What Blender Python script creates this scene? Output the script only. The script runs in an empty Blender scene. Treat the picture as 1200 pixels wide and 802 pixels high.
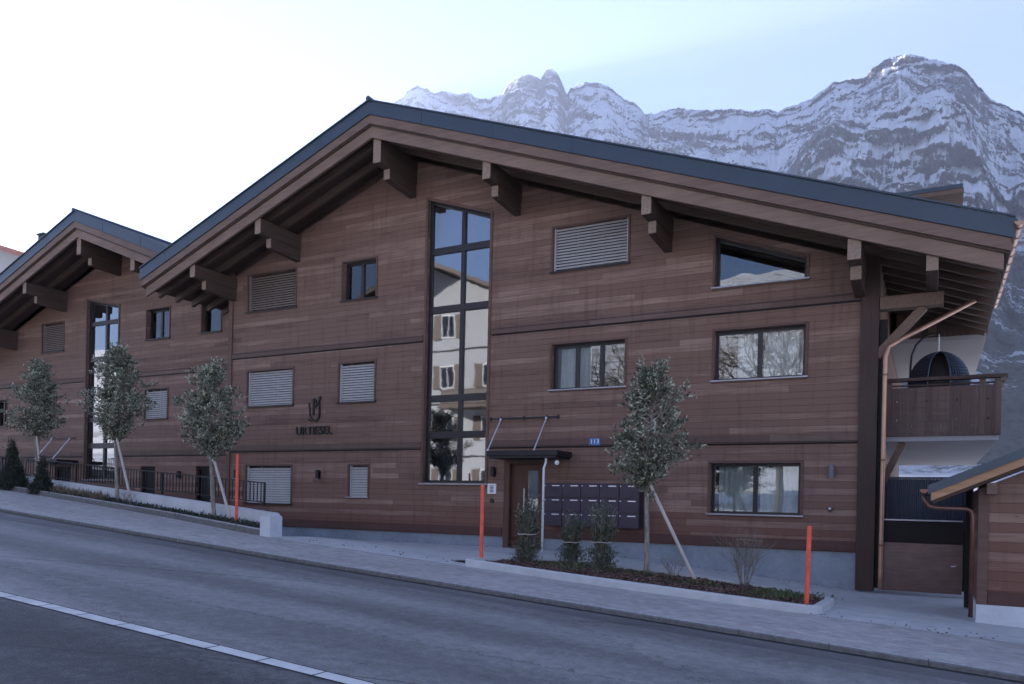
import bpy, bmesh, math, random
import numpy as np
from mathutils import Vector, noise, Matrix
random.seed(7)
HAZE = .85e-4
D = bpy.data
SC = bpy.context.scene
COL = SC.collection
OFF = {}

# ------------------------------------------------------------------ helpers
def props(o, label=None, cat=None, group=None, kind=None):
    if label: o['label'] = label
    if cat: o['category'] = cat
    if group: o['group'] = group
    if kind: o['kind'] = kind
    return o

def thing(name, loc, label, cat, group=None):
    o = D.objects.new(name, None)
    o.empty_display_size = 0.3
    COL.objects.link(o)
    o.location = loc
    OFF[o.name] = Vector(loc)
    return props(o, label, cat, group)

class MB:
    def __init__(s): s.v = []; s.f = []
    def add(s, vs, fs):
        n = len(s.v); s.v += [tuple(v) for v in vs]
        s.f += [tuple(n + i for i in f) for f in fs]
        return s
    def box(s, x0, x1, y0, y1, z0, z1):
        vs = [(x, y, z) for z in (z0, z1) for y in (y0, y1) for x in (x0, x1)]
        return s.add(vs, [(0,2,3,1),(4,5,7,6),(0,1,5,4),(2,6,7,3),(0,4,6,2),(1,3,7,5)])
    def prism(s, pts, axis, a, b):
        """polygon pts extruded along axis 'x','y','z' from a to b"""
        n = len(pts)
        def mk(p, t):
            if axis == 'y': return (p[0], t, p[1])
            if axis == 'x': return (t, p[0], p[1])
            return (p[0], p[1], t)
        vs = [mk(p, a) for p in pts] + [mk(p, b) for p in pts]
        fs = [tuple(range(n)), tuple(range(2*n-1, n-1, -1))]
        fs += [(i, i+n, (i+1) % n + n, (i+1) % n) for i in range(n)]
        return s.add(vs, fs)
    def beam(s, p, q, w, h, up=(0,0,1)):
        p = Vector(p); q = Vector(q); d = (q-p).normalized(); up = Vector(up)
        if abs(d.dot(up)) > .99: up = Vector((0,1,0))
        sx = d.cross(up).normalized(); sz = sx.cross(d).normalized()
        vs = [e + sx*(i*w/2) + sz*(j*h/2) for e in (p, q) for j in (-1,1) for i in (-1,1)]
        return s.add(vs, [(0,2,3,1),(4,5,7,6),(0,1,5,4),(2,6,7,3),(0,4,6,2),(1,3,7,5)])
    def tube(s, pts, r, n=8, caps=True):
        pts = [Vector(p) for p in pts]; rr = r if isinstance(r, (list, tuple)) else [r]*len(pts)
        rings = []; ref = Vector((.31,.17,.93))
        for i, p in enumerate(pts):
            d = (pts[min(i+1, len(pts)-1)] - pts[max(i-1, 0)]).normalized()
            if abs(d.dot(ref)) > .95: ref = Vector((1,0,0))
            a = d.cross(ref).normalized(); b = d.cross(a)
            rings.append([p + (a*math.cos(2*math.pi*k/n) + b*math.sin(2*math.pi*k/n))*rr[i] for k in range(n)])
        vs = [v for r_ in rings for v in r_]; fs = []
        for i in range(len(pts)-1):
            for k in range(n):
                fs.append((i*n+k, i*n+(k+1)%n, (i+1)*n+(k+1)%n, (i+1)*n+k))
        if caps and n > 2: fs += [tuple(range(n-1,-1,-1)), tuple((len(pts)-1)*n+k for k in range(n))]
        return s.add(vs, fs)
    def ball(s, c, r, n=10, sc=(1,1,1)):
        vs = []; fs = []
        for i in range(n+1):
            t = math.pi*i/n
            for k in range(n):
                p = 2*math.pi*k/n
                vs.append((c[0]+r*sc[0]*math.sin(t)*math.cos(p), c[1]+r*sc[1]*math.sin(t)*math.sin(p), c[2]+r*sc[2]*math.cos(t)))
        for i in range(n):
            for k in range(n): fs.append((i*n+k, (i+1)*n+k, (i+1)*n+(k+1)%n, i*n+(k+1)%n))
        return s.add(vs, fs)
    def build(s, name, mat, parent=None, smooth=False, bevel=0, label=None):
        off = OFF[parent.name] if parent else Vector((0,0,0))
        me = D.meshes.new(name)
        me.from_pydata([(v[0]-off.x, v[1]-off.y, v[2]-off.z) for v in s.v], [], s.f)
        me.materials.append(mat)
        me.validate(); me.update()
        bm = bmesh.new(); bm.from_mesh(me)
        bmesh.ops.remove_doubles(bm, verts=bm.verts, dist=1e-5)
        if len(bm.faces) < 60000: bmesh.ops.recalc_face_normals(bm, faces=bm.faces)
        bm.to_mesh(me); bm.free()
        if smooth: me.polygons.foreach_set('use_smooth', [True]*len(me.polygons))
        o = D.objects.new(name, me); COL.objects.link(o)
        if parent: o.parent = parent
        OFF[o.name] = off
        if bevel:
            m = o.modifiers.new('bevel', 'BEVEL'); m.width = bevel; m.segments = 2; m.limit_method = 'ANGLE'
        if label: o['label'] = label
        return o

def single(mb, name, mat, label, cat, group=None, loc=(0,0,0), **k):
    o = mb.build(name, mat, None, **k); me = o.data
    if tuple(loc) != (0,0,0):
        me.transform(Matrix.Translation(-Vector(loc))); o.location = loc
    return props(o, label, cat, group)

def copy_tree(o, parent=None):
    c = o.copy(); COL.objects.link(c)
    if parent: c.parent = parent
    for ch in list(o.children): copy_tree(ch, c)
    return c

# ------------------------------------------------------------------ material helpers
class N:
    def __init__(s, name):
        s.m = D.materials.new(name); s.m.use_nodes = True
        s.t = s.m.node_tree; s.t.nodes.clear()
        s.out = s.n('ShaderNodeOutputMaterial')
    def n(s, typ, ins=None, **kw):
        x = s.t.nodes.new(typ)
        for k, v in kw.items(): setattr(x, k, v)
        for k, v in (ins or {}).items(): s.set(x, k, v)
        return x
    def set(s, x, k, v):
        i = x.inputs[k]
        if isinstance(v, bpy.types.NodeSocket): s.t.links.new(v, i)
        elif isinstance(v, bpy.types.Node): s.t.links.new(v.outputs[0], i)
        else: i.default_value = v
    def math(s, op, a, b=0.0, c=None, clamp=False):
        x = s.n('ShaderNodeMath', operation=op, use_clamp=clamp); s.set(x, 0, a); s.set(x, 1, b)
        if c is not None: s.set(x, 2, c)
        return x.outputs[0]
    def mix(s, f, a, b, mode='MIX'):
        x = s.n('ShaderNodeMix', data_type='RGBA', blend_type=mode)
        s.set(x, 0, f); s.set(x, 6, a); s.set(x, 7, b); return x.outputs[2]
    def ramp(s, f, stops, interp='LINEAR'):
        x = s.n('ShaderNodeValToRGB'); s.set(x, 0, f); cr = x.color_ramp; cr.interpolation = interp
        while len(cr.elements) < len(stops): cr.elements.new(.5)
        for e, (p, c) in zip(cr.elements, stops):
            e.position = p; e.color = (c if len(c) == 4 else (*c, 1)) if isinstance(c, (tuple, list)) else (c, c, c, 1)
        return x.outputs[0]
    def noise(s, vec, scale, detail=4, rough=.55, dim='3D'):
        x = s.n('ShaderNodeTexNoise', noise_dimensions=dim)
        if vec is not None: s.set(x, 'Vector', vec)
        s.set(x, 'Scale', scale); s.set(x, 'Detail', detail); s.set(x, 'Roughness', rough)
        return x.outputs[0]
    def pos(s):
        g = s.n('ShaderNodeNewGeometry'); return g.outputs['Position']
    def sep(s, v):
        x = s.n('ShaderNodeSeparateXYZ'); s.set(x, 0, v); return x.outputs
    def comb(s, x, y, z):
        c = s.n('ShaderNodeCombineXYZ'); s.set(c, 0, x); s.set(c, 1, y); s.set(c, 2, z); return c.outputs[0]
    def bump(s, h, strength=.3, dist=.01):
        b = s.n('ShaderNodeBump'); s.set(b, 'Height', h); s.set(b, 'Strength', strength); s.set(b, 'Distance', dist); return b.outputs[0]
    def bsdf(s, col, rough=.6, normal=None, metal=0.0, spec=.5, **kw):
        b = s.n('ShaderNodeBsdfPrincipled'); s.set(b, 'Base Color', (*col, 1) if isinstance(col, tuple) and len(col) == 3 else col)
        s.set(b, 'Roughness', rough); s.set(b, 'Metallic', metal); s.set(b, 'Specular IOR Level', spec)
        if normal is not None: s.set(b, 'Normal', normal)
        for k, v in kw.items(): s.set(b, k, v)
        return b.outputs[0]
    def done(s, sh):
        s.t.links.new(sh, s.out.inputs['Surface']); return s.m

def C4(c): return (*c, 1)

def plain(name, c, rough=.6, metal=0.0, var=.25, scale=6, bump=.1, spec=.5):
    s = N(name); p = s.pos(); n = s.noise(p, scale, 5)
    n2 = s.noise(p, scale*9, 3)
    f = s.math('ADD', s.math('MULTIPLY', n, .65), s.math('MULTIPLY', n2, .35))
    col = s.ramp(f, [(.3, tuple(x*(1-var) for x in c)), (.7, tuple(min(1, x*(1+var)) for x in c))])
    r = s.math('ADD', s.math('MULTIPLY', n2, .2), rough-.1)
    return s.done(s.bsdf(col, r, s.bump(n2, bump, .01), metal, spec))

def wood_boards(name, lo, mid, hi, row=.14, length=3.4, red=True, gap=.035):
    """horizontal boards: every board has its own tone, grain and a dark joint"""
    s = N(name); p = s.pos(); o = s.sep(p)
    u = s.math('ADD', o[0], s.math('MULTIPLY', o[1], 1.0)); z = o[2]
    zr = s.math('DIVIDE', z, row); ri = s.math('FLOOR', zr); rf = s.math('FRACT', zr)
    wr = s.n('ShaderNodeTexWhiteNoise', noise_dimensions='1D'); s.set(wr, 'W', ri)
    uu = s.math('ADD', s.math('DIVIDE', u, length), s.math('MULTIPLY', wr.outputs[0], 7.3))
    ui = s.math('FLOOR', uu); uf = s.math('FRACT', uu)
    wb = s.n('ShaderNodeTexWhiteNoise', noise_dimensions='3D'); s.set(wb, 'Vector', s.comb(ui, ri, 3.1))
    tone = wb.outputs[0]
    grain = s.noise(s.comb(s.math('MULTIPLY', u, .9), s.math('MULTIPLY', ui, 3.7), s.math('MULTIPLY', z, 26)), 1.5, 6, .65)
    blotch = s.noise(p, .55, 5, .6)
    streak = s.noise(s.comb(s.math('MULTIPLY', u, .35), 0.0, s.math('MULTIPLY', z, 3.2)), 1.6, 5, .6)
    f = s.math('ADD', s.math('ADD', s.math('MULTIPLY', tone, .25), s.math('MULTIPLY', grain, .32)),
               s.math('ADD', s.math('MULTIPLY', blotch, .18), s.math('MULTIPLY', streak, .36)))
    col = s.ramp(f, [(.30, lo), (.47, mid), (.60, mid), (.80, hi)])
    knot = s.n('ShaderNodeTexVoronoi'); s.set(knot, 'Vector', s.comb(s.math('MULTIPLY', u, .9), 0.0, s.math('MULTIPLY', z, 3.3))); s.set(knot, 'Scale', 1.5)
    kf = s.math('LESS_THAN', knot.outputs[0], .045)
    col = s.mix(s.math('MULTIPLY', kf, .6), col, C4(tuple(x*.35 for x in lo)))
    if red:
        # unfaded red-brown stain low on the wall where the rain does not bleach it
        rz = s.math('ADD', z, s.math('MULTIPLY', s.math('SUBTRACT', tone, .5), .9))
        rm = s.n('ShaderNodeMapRange'); s.set(rm, 0, rz); s.set(rm, 1, 1.9); s.set(rm, 2, .9); s.set(rm, 3, 0.0); s.set(rm, 4, .55)
        col = s.mix(rm.outputs[0], col, C4((mid[0]*.75, mid[1]*.46, mid[2]*.44)))
    drip = s.noise(s.comb(s.math('MULTIPLY', u, 5.0), 0.0, s.math('MULTIPLY', z, .45)), 1.3, 5, .7)
    dm_ = s.n('ShaderNodeMapRange'); s.set(dm_, 0, drip); s.set(dm_, 1, .52); s.set(dm_, 2, .72); s.set(dm_, 3, 0.0); s.set(dm_, 4, .38)
    col = s.mix(dm_.outputs[0], col, C4(tuple(x*.7 for x in lo)))
    nx = s.math('SUBTRACT', s.math('FRACT', s.math('DIVIDE', u, .62)), .5); nz_ = s.math('SUBTRACT', rf, .5)
    nd = s.math('ADD', s.math('MULTIPLY', s.math('MULTIPLY', nx, nx), .384), s.math('MULTIPLY', s.math('MULTIPLY', nz_, nz_), row*row))
    col = s.mix(s.math('MULTIPLY', s.math('LESS_THAN', nd, .000015), .5), col, C4(tuple(x*.3 for x in lo)))
    g1 = s.math('LESS_THAN', rf, gap); g2 = s.math('MULTIPLY', s.math('LESS_THAN', uf, .0012), .6)
    g = s.math('MAXIMUM', g1, g2)
    col = s.mix(s.math('MULTIPLY', g, .75), col, C4(tuple(x*.25 for x in lo)))
    h = s.math('ADD', s.math('MULTIPLY', grain, .25), s.math('SUBTRACT', 1.0, g))
    return s.done(s.bsdf(col, .62, s.bump(h, .5, .008), 0.0, .3))

def wood_solid(name, c, axis=0, var=.35, rough=.6):
    s = N(name); p = s.pos(); o = s.sep(p)
    k = [14.0, 14.0, 14.0]; k[axis] = .8
    v = s.comb(*[s.math('MULTIPLY', o[i], k[i]) for i in range(3)])
    g = s.noise(v, 1.4, 6, .65); b = s.noise(p, 1.1, 3)
    f = s.math('ADD', s.math('MULTIPLY', g, .6), s.math('MULTIPLY', b, .4))
    col = s.ramp(f, [(.3, tuple(x*(1-var) for x in c)), (.7, tuple(x*(1+var) for x in c))])
    return s.done(s.bsdf(col, rough, s.bump(g, .3, .006), 0.0, .3))

def glass(name, tint=(.9,.93,.93), base=.1, rough=.0, refl=1.0):
    s = N(name); p = s.pos()
    w = s.noise(p, 1.3, 2)
    nb = s.bump(w, .05, .02)
    fr = s.n('ShaderNodeFresnel', {'IOR': 1.6})
    f = s.math('ADD', s.math('MULTIPLY', fr.outputs[0], 1.15), base, clamp=True)
    tr = s.n('ShaderNodeBsdfTransparent', {'Color': C4(tint)})
    gl = s.n('ShaderNodeBsdfGlossy', {'Color': (refl, refl, refl, 1), 'Roughness': rough}); s.set(gl, 'Normal', nb)
    mx = s.n('ShaderNodeMixShader'); s.set(mx, 0, f); s.set(mx, 1, tr); s.set(mx, 2, gl)
    return s.done(mx.outputs[0])

def slats_mat(name, c, pitch=.06):
    s = N(name); z = s.sep(s.pos())[2]
    f = s.math('FRACT', s.math('DIVIDE', z, pitch))
    n = s.noise(s.pos(), 3, 3)
    col = s.ramp(n, [(.3, tuple(x*.9 for x in c)), (.7, c)])
    return s.done(s.bsdf(col, .4, None, .0, .5))

M = {}
M['clad'] = wood_boards('wall boards', (.060,.029,.020), (.190,.110,.080), (.37,.245,.185), row=.145, length=6.4, gap=.042)
M['band'] = wood_boards('band boards', (.07,.038,.03), (.125,.075,.058), (.2,.13,.105), row=.5, length=4.2, red=False)
M['base_band'] = wood_boards('base boards', (.05,.022,.018), (.09,.042,.035), (.14,.07,.055), row=.5, length=4.2, red=False)
M['clad_left'] = M['clad']
M['beam'] = wood_solid('beam wood', (.16,.10,.072), 1)
def endgrain(name, c, ce):
    s = N(name); p = s.pos(); o = s.sep(p); g = s.n('ShaderNodeNewGeometry'); ny = s.sep(g.outputs['Normal'])[1]
    v = s.comb(s.math('MULTIPLY', o[0], 14), s.math('MULTIPLY', o[1], .8), s.math('MULTIPLY', o[2], 14)); n_ = s.noise(v, 1.4, 6, .65)
    a = s.ramp(n_, [(.3, tuple(x*.65 for x in c)), (.7, tuple(x*1.35 for x in c))]); b = s.ramp(n_, [(.3, tuple(x*.7 for x in ce)), (.7, tuple(x*1.2 for x in ce))])
    col = s.mix(s.math('LESS_THAN', ny, -.7), a, b)
    return s.done(s.bsdf(col, .65, s.bump(n_, .3, .006), 0, .3))
M['purlin'] = endgrain('purlin wood', (.08,.05,.038), (.27,.19,.14))
M['barge'] = wood_solid('barge wood', (.165,.105,.078), 0)
M['barge2'] = wood_solid('inner barge wood', (.20,.13,.095), 0)
M['rafter'] = wood_solid('rafter wood', (.10,.062,.046), 0)
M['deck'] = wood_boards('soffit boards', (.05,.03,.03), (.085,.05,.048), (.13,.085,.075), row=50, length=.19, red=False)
M['post'] = wood_solid('dark post wood', (.06,.034,.028), 2)
M['trim'] = wood_solid('window casing wood', (.13,.075,.058), 0)
M['roofmetal'] = plain('roof sheet metal', (.045,.062,.082), .38, .3, .12, 2, .05)
M['darkmetal'] = plain('dark metal', (.02,.018,.022), .45, .4, .3, 8)
M['frame'] = plain('window frame paint', (.022,.020,.022), .4, .2, .15, 8, .03)
M['sill'] = plain('sill metal', (.30,.30,.33), .35, .7, .1, 8, .03)
M['blind'] = slats_mat('blind slats', (.50,.485,.47))
M['blind_brown'] = slats_mat('brown blind slats', (.26,.2,.17))
M['glass'] = glass('window glass', base=.03)
M['stair_glass'] = glass('stair glass', (.5,.55,.58), .28, .025, .85)
M['curtain'] = plain('sheer curtain', (.66,.67,.66), .9, 0, .08, 4, .02)
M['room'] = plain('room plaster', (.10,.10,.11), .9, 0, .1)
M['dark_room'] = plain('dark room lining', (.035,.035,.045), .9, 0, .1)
M['concrete'] = plain('plinth concrete', (.24,.27,.31), .85, 0, .28, 1.3, .25)
M['white_concrete'] = plain('pale concrete', (.55,.57,.60), .85, 0, .15, 1.6, .2)
M['stucco'] = plain('balcony slab paint', (.33,.315,.315), .8, 0, .08, 1.2, .05)
M['copper'] = plain('copper gutter', (.42,.24,.165), .34, .55, .25, 3, .03)
M['copper_dark'] = plain('weathered copper', (.16,.08,.06), .4, .7, .3, 4, .03)
M['door'] = wood_solid('door wood', (.10,.05,.036), 2)
M['mail'] = plain('mailbox paint', (.040,.032,.052), .4, .3, .12, 5, .03)
M['plate'] = plain('bright metal', (.75,.75,.78), .3, .5, .05)
M['white'] = plain('white paint', (.78,.78,.78), .4, 0, .06)
M['red'] = plain('signal red paint', (.80,.105,.055), .5, 0, .3, 7, .06)
M['bluesign'] = plain('blue enamel', (.06,.17,.42), .25, 0, .05)
M['blackwood'] = wood_solid('black stained post', (.012,.008,.008), 2)
M['corr'] = plain('corrugated blue grey sheet', (.05,.06,.085), .45, .3, .15, 3, .05)

# ------------------------------------------------------------------ ground heights
def S(x): return -.067*x
def Wl(x):
    P = [(-100,.44),(-8.4,.44),(-6.5,.36),(-3.8,.16),(-1.4,-.06),(2,-.09),(100,-6.0)]
    for (a,za),(b,zb) in zip(P, P[1:]):
        if x <= b: return za+(zb-za)*(x-a)/(b-a)
    return -.09
def ss(t): t = max(0, min(1, t)); return t*t*(3-2*t)
def G(x, y):
    t = ss((y+5.4)/4.6)
    return S(x)*(1-t) + Wl(x)*t
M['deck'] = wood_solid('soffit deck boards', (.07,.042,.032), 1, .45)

# ------------------------------------------------------------------ chalet pieces
def gable_wall(mb, x0, x1, zb, top, holes, y, depth=.24, breaks=()):
    """front face at y with real openings and reveals; top(x) is the roof line; holes: (xa, xb, z0, zta, ztb)"""
    xs = sorted(set([x0, x1] + [h[0] for h in holes] + [h[1] for h in holes] + list(breaks)))
    for a, b in zip(xs, xs[1:]):
        hs = sorted([h for h in holes if h[0] < (a+b)/2 < h[1]], key=lambda h: h[2])
        la = zb(a) if callable(zb) else zb; lb = zb(b) if callable(zb) else zb
        for h in hs:
            k = lambda x: h[3] + (h[4]-h[3])*(x-h[0])/(h[1]-h[0])
            mb.add([(a,y,la),(b,y,lb),(b,y,h[2]),(a,y,h[2])], [(0,1,2,3)])
            la, lb = k(a), k(b)
        mb.add([(a,y,la),(b,y,lb),(b,y,top(b)),(a,y,top(a))], [(0,1,2,3)])
    for h in holes:
        a, b, z0, ta, tb = h; y2 = y+depth
        mb.add([(a,y,z0),(b,y,z0),(b,y2,z0),(a,y2,z0)], [(0,1,2,3)])
        mb.add([(a,y,ta),(b,y,tb),(b,y2,tb),(a,y2,ta)], [(0,3,2,1)])
        mb.add([(a,y,z0),(a,y,ta),(a,y2,ta),(a,y2,z0)], [(0,3,2,1)])
        mb.add([(b,y,z0),(b,y,tb),(b,y2,tb),(b,y2,z0)], [(0,1,2,3)])

def ring(mb, x0, x1, z0, za, zb, w, y0, y1):
    """rectangular (or slope-topped) frame"""
    sl = (zb-za)/(x1-x0); k = w*math.sqrt(1+sl*sl)
    mb.box(x0, x1, y0, y1, z0, z0+w)
    mb.prism([(x0,za),(x1,zb),(x1,zb-k),(x0,za-k)], 'y', y0, y1)
    mb.prism([(x0,z0+w),(x0+w,z0+w),(x0+w,za+sl*w-k),(x0,za-k)], 'y', y0+.001, y1-.001)
    mb.prism([(x1-w,z0+w),(x1,z0+w),(x1,zb-k),(x1-w,zb-sl*w-k)], 'y', y0+.001, y1-.001)

def curtain(parent, x0, x1, z0, z1, y, seed=0, pitch=.11):
    mb = MB(); n = max(8, int((x1-x0)/.018)); vs = []; rnd = random.Random(seed)
    ph = rnd.random()*6
    for i in range(n+1):
        x = x0+(x1-x0)*i/n
        d = .035*math.sin(x*2*math.pi/pitch+ph) + .02*math.sin(x*17+ph*2)
        vs += [(x, y+d, z0), (x+.01*math.sin(x*9), y+d*.7, z1)]
    mb.add(vs, [(2*i, 2*i+2, 2*i+3, 2*i+1) for i in range(n)])
    return mb.build('curtain', M['curtain'], parent, smooth=True)

def window(house, y, x0, x1, z0, z1, kind='glass', zr=None, leaves=2, seed=0, sill=True, curt=None, dark_sill=False):
    """casing (the part) with frame, panes, sill, blind and curtains as sub-parts"""
    zr = z1 if zr is None else zr
    mb = MB(); ring(mb, x0-.05, x1+.05, z0-.05, z1+.05, zr+.05, .052, y-.025, y+.012)
    w = mb.build('window', M['trim'], house, bevel=.004)
    fr = MB(); yf = y+.15
    ring(fr, x0+.001, x1-.001, z0+.001, z1-.001, zr-.001, .065, yf, yf+.07)
    sl = (zr-z1)/(x1-x0)
    for i in range(1, leaves):
        xm = x0+(x1-x0)*i/leaves
        fr.box(xm-.05, xm+.05, yf-.004, yf+.066, z0+.065, z1+sl*(xm-x0)-.075)
    fr.build('frame', M['frame'], w)
    for i in range(leaves):
        a = x0+(x1-x0)*i/leaves+.05; b = x0+(x1-x0)*(i+1)/leaves-.05
        g = MB(); za = z1+sl*(a-x0)-.05; zb = z1+sl*(b-x0)-.05
        g.prism([(a,z0+.05),(b,z0+.05),(b,max(zb, z0+.06)),(a,za)], 'y', yf+.035, yf+.045)
        g.build('pane', M['glass'], w)
    if sill:
        s_ = MB().box(x0-.07, x1+.07, y-.06, y+.14, z0-.022, z0+.012)
        s_.build('sill', M['frame'] if dark_sill else M['sill'], w, bevel=.003)
    if kind.startswith('blind'):
        b = MB(); zz = z0+.03; yb = y+.07
        while zz < z1-.04:
            c, s_ = math.cos(.95), math.sin(.95)
            b.add([(x0+.05, yb-.036*c, zz-.036*s_), (x1-.05, yb-.036*c, zz-.036*s_), (x1-.05, yb+.036*c, zz+.036*s_), (x0+.05, yb+.036*c, zz+.036*s_),
                   (x0+.05, yb-.036*c, zz-.036*s_+.004), (x1-.05, yb-.036*c, zz-.036*s_+.004), (x1-.05, yb+.036*c, zz+.036*s_+.004), (x0+.05, yb+.036*c, zz+.036*s_+.004)],
                  [(3,2,1,0),(4,5,6,7),(0,1,5,4),(2,3,7,6),(1,2,6,5),(0,4,7,3)])
            zz += .072
        b.box(x0+.01, x0+.045, yb-.03, yb+.03, z0+.02, z1-.002); b.box(x1-.045, x1-.01, yb-.03, yb+.03, z0+.02, z1-.002)
        for xm in ((x0*2+x1)/3, (x0+2*x1)/3): b.box(xm-.003, xm+.003, yb-.034, yb-.03, z0+.03, z1-.03)
        b.build('blind', M['blind_brown'] if 'brown' in kind else M['blind'], w)
    for (a, b_) in (curt or []):
        curtain(w, x0+(x1-x0)*a, x0+(x1-x0)*b_, z0+.04, min(z1, zr)-.05, y+.42, seed+int(a*10))
    return w

def roof_on(house, XR, ZR, SL, xl, xr, yf, yb, yw, purlins, ytail=None):
    """pitched roof: sheet metal skin, edge boards, rafters, purlins with corbels"""
    T = lambda x: ZR-SL*abs(x-XR)
    def chev(a0, a1, y0, y1, xl_=xl, xr_=xr, mb=None):
        mb = mb or MB()
        for (a, b) in ((xl_, XR), (XR, xr_)):
            mb.prism([(a,T(a)-a1),(b,T(b)-a1),(b,T(b)-a0),(a,T(a)-a0)], 'y', y0, y1)
        return mb
    m = chev(0, .34, yf, yf+.025, xl-.03, xr+.03)
    m2 = chev(0, .05, yf+.025, yb, xl-.06, xr+.06); m.v += []; m.add(m2.v, m2.f)
    # standing seams and the lapped edge strip
    for sgn, xe in ((-1, xl), (1, xr)):
        y = yf+.45
        while y < yb:
            m.beam((XR+sgn*.1, y, T(XR+sgn*.1)+.012), (xe, y, T(xe)+.012), .02, .035); y += .55
    m.beam((xl-.03, yf-.012, T(xl)+.012), (XR, yf-.012, T(XR)+.012), .05, .03)
    m.beam((XR, yf-.012, T(XR)+.012), (xr+.03, yf-.012, T(xr)+.012), .05, .03)
    q = 1.6
    while q < max(XR-xl, xr-XR):
        for xj in (XR-q, XR+q):
            if xl < xj < xr: m.box(xj-.018, xj+.018, yf-.005, yf+.002, T(xj)-.332, T(xj)-.012)
        q += 2.0
    m.tube([(XR, yf-.06, ZR+.03), (XR, yb, ZR+.03)], .07, 8)
    rf = m.build('roof', M['roofmetal'], house)
    chev(.345, .56, yf+.03, yf+.075).build('bargeboard', M['barge'], rf, bevel=.004)
    chev(.50, .88, yf+.12, yf+.19, xl+.12, xr-.12).build('inner_bargeboard', M['barge2'], rf, bevel=.004)
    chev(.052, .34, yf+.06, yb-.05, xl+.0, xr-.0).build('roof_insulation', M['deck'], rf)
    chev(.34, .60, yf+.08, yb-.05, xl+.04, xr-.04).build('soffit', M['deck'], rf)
    y = yf+.62
    rr = random.Random(3)
    while y < yb-.2:
        for (a, b) in ((xl+.1, XR), (XR, xr-.1)):
            r = MB(); r.prism([(a,T(a)-.80),(b,T(b)-.80),(b,T(b)-.602),(a,T(a)-.602)], 'y', y-.06, y+.06)
            r.build('rafter', M['rafter'], rf, bevel=.006)
        y += .62
    for sgn, xe in ((-1, xl), (1, xr)):
        MB().box(xe-.02, xe+.02, yf+.03, yb-.05, T(xe)-.42, T(xe)-.055).build('eaves_board', M['barge2'], rf)
    for (xp, w, h, low) in purlins:
        zt = T(xp)-.805-SL*w/2
        MB().box(xp-w/2, xp+w/2, yf+.2, yw+.02, zt-h, zt).build('purlin', M['purlin'], rf, bevel=.01)
        if low:
            zz = zt-h-.002; y0 = yf+.2
            prof = [(y0+.42, zz), (yw+.02, zz), (yw+.02, zz-.34), (y0+.52, zz-.28), (y0+.44, zz-.26), (y0+.42, zz-.22)]
            MB().prism([(p[0], p[1]) for p in prof], 'x', xp-w/2+.02, xp+w/2-.02).build('corbel', M['purlin'], rf, bevel=.008)
    return rf, T

# ------------------------------------------------------------------ main chalet
XL, XRt = -19.5, -1.02
house = thing('timber_chalet', (-10.3, 0, 0), 'large brown timber apartment chalet with wide gable, tall stair window and entrance door', 'apartment house')
wins = [(-8.34,-6.40,7.27,8.36), (-15.0,-13.8,7.24,8.34), (-18.75,-16.8,7.27,8.40), (-4.33,-2.41,4.38,5.49), (-8.33,-6.42,4.37,5.49),
        (-15.06,-13.78,4.33,5.45), (-18.70,-16.83,4.35,5.44), (-4.36,-2.45,1.44,2.56), (-14.62,-13.94,1.64,2.54), (-18.68,-16.82,1.40,2.54)]
holes = [(a,b,c,d,d) for a,b,c,d in wins]
holes += [(-4.35,-2.42,6.45,7.60,6.895), (-12.08,-10.12,2.05,9.70,9.00), (-9.58,-8.45,.72,2.66,2.66)]
XR, ZR, SL = -12.72, 11.66, .366
Tm = lambda x: ZR-SL*abs(x-XR)
YB = 12.5
w = MB()
gable_wall(w, XL, XRt, .72, lambda x: Tm(x)-.5, holes, 0, .26, (XR,))
w.add([(XL,0,.4),(XL,YB,.4),(XL,YB,Tm(XL)-.5),(XL,0,Tm(XL)-.5)], [(0,1,2,3)])
w.add([(XRt,0,.2),(XRt,YB,.2),(XRt,YB,Tm(XRt)-.5),(XRt,0,Tm(XRt)-.5)], [(0,3,2,1)])
w.add([(XL,YB,-2),(XR,YB,-2),(XRt,YB,-2),(XRt,YB,Tm(XRt)-.5),(XR,YB,ZR-.5),(XL,YB,Tm(XL)-.5)], [(0,1,2,3,4,5)])
wall = w.build('wall', M['clad'], house)
# plinth, follows the pavement
p = MB()
for a, b in ((XL+.02,-9.58), (-8.45,XRt-.02)):
    p.prism([(a,-.6),(b,-.6),(b,.72),(a,.72)], 'y', .03, .28)
p.box(XRt-.25, XRt-.02, .28, YB-.02, -3, .2)
p.build('plinth', M['concrete'], house)
# projecting band boards over the floor joints
def bands(parent, mb_y, segs, zs):
    for (z0, z1, mk) in zs:
        m = MB()
        for a, b in segs(z0):
            m.box(a, b, mb_y-.035, mb_y+.005, z0, z1)
        m.build('floor_band', mk, parent)
def segs_main(z):
    if z < 1: return [(XL, -9.62), (-8.41, -1.36)]
    return [(XL, -12.16), (-10.04, -1.36)]
bands(house, 0, segs_main, [(5.885,6.06,M['band']), (2.99,3.17,M['band']), (.74,.95,M['base_band'])])
# black strips that paint in the shadow of a gap under the bands
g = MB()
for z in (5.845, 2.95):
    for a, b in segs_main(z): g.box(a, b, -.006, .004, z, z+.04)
g.build('painted_gap_shadow', M['blackwood'], house)
MB().box(XL-.04, XL+.12, -.05, .06, .5, Tm(XL)-.62).build('corner_board', M['trim'], house, bevel=.005)
MB().box(-1.35, -1.01, -.10, .24, -.02, Tm(-1.2)-.62).build('corner_post', M['post'], house, bevel=.008)
MB().box(-1.0, -.86, .02, .2, .03, 5.45).build('inner_post', M['blackwood'], house, bevel=.008)

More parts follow.
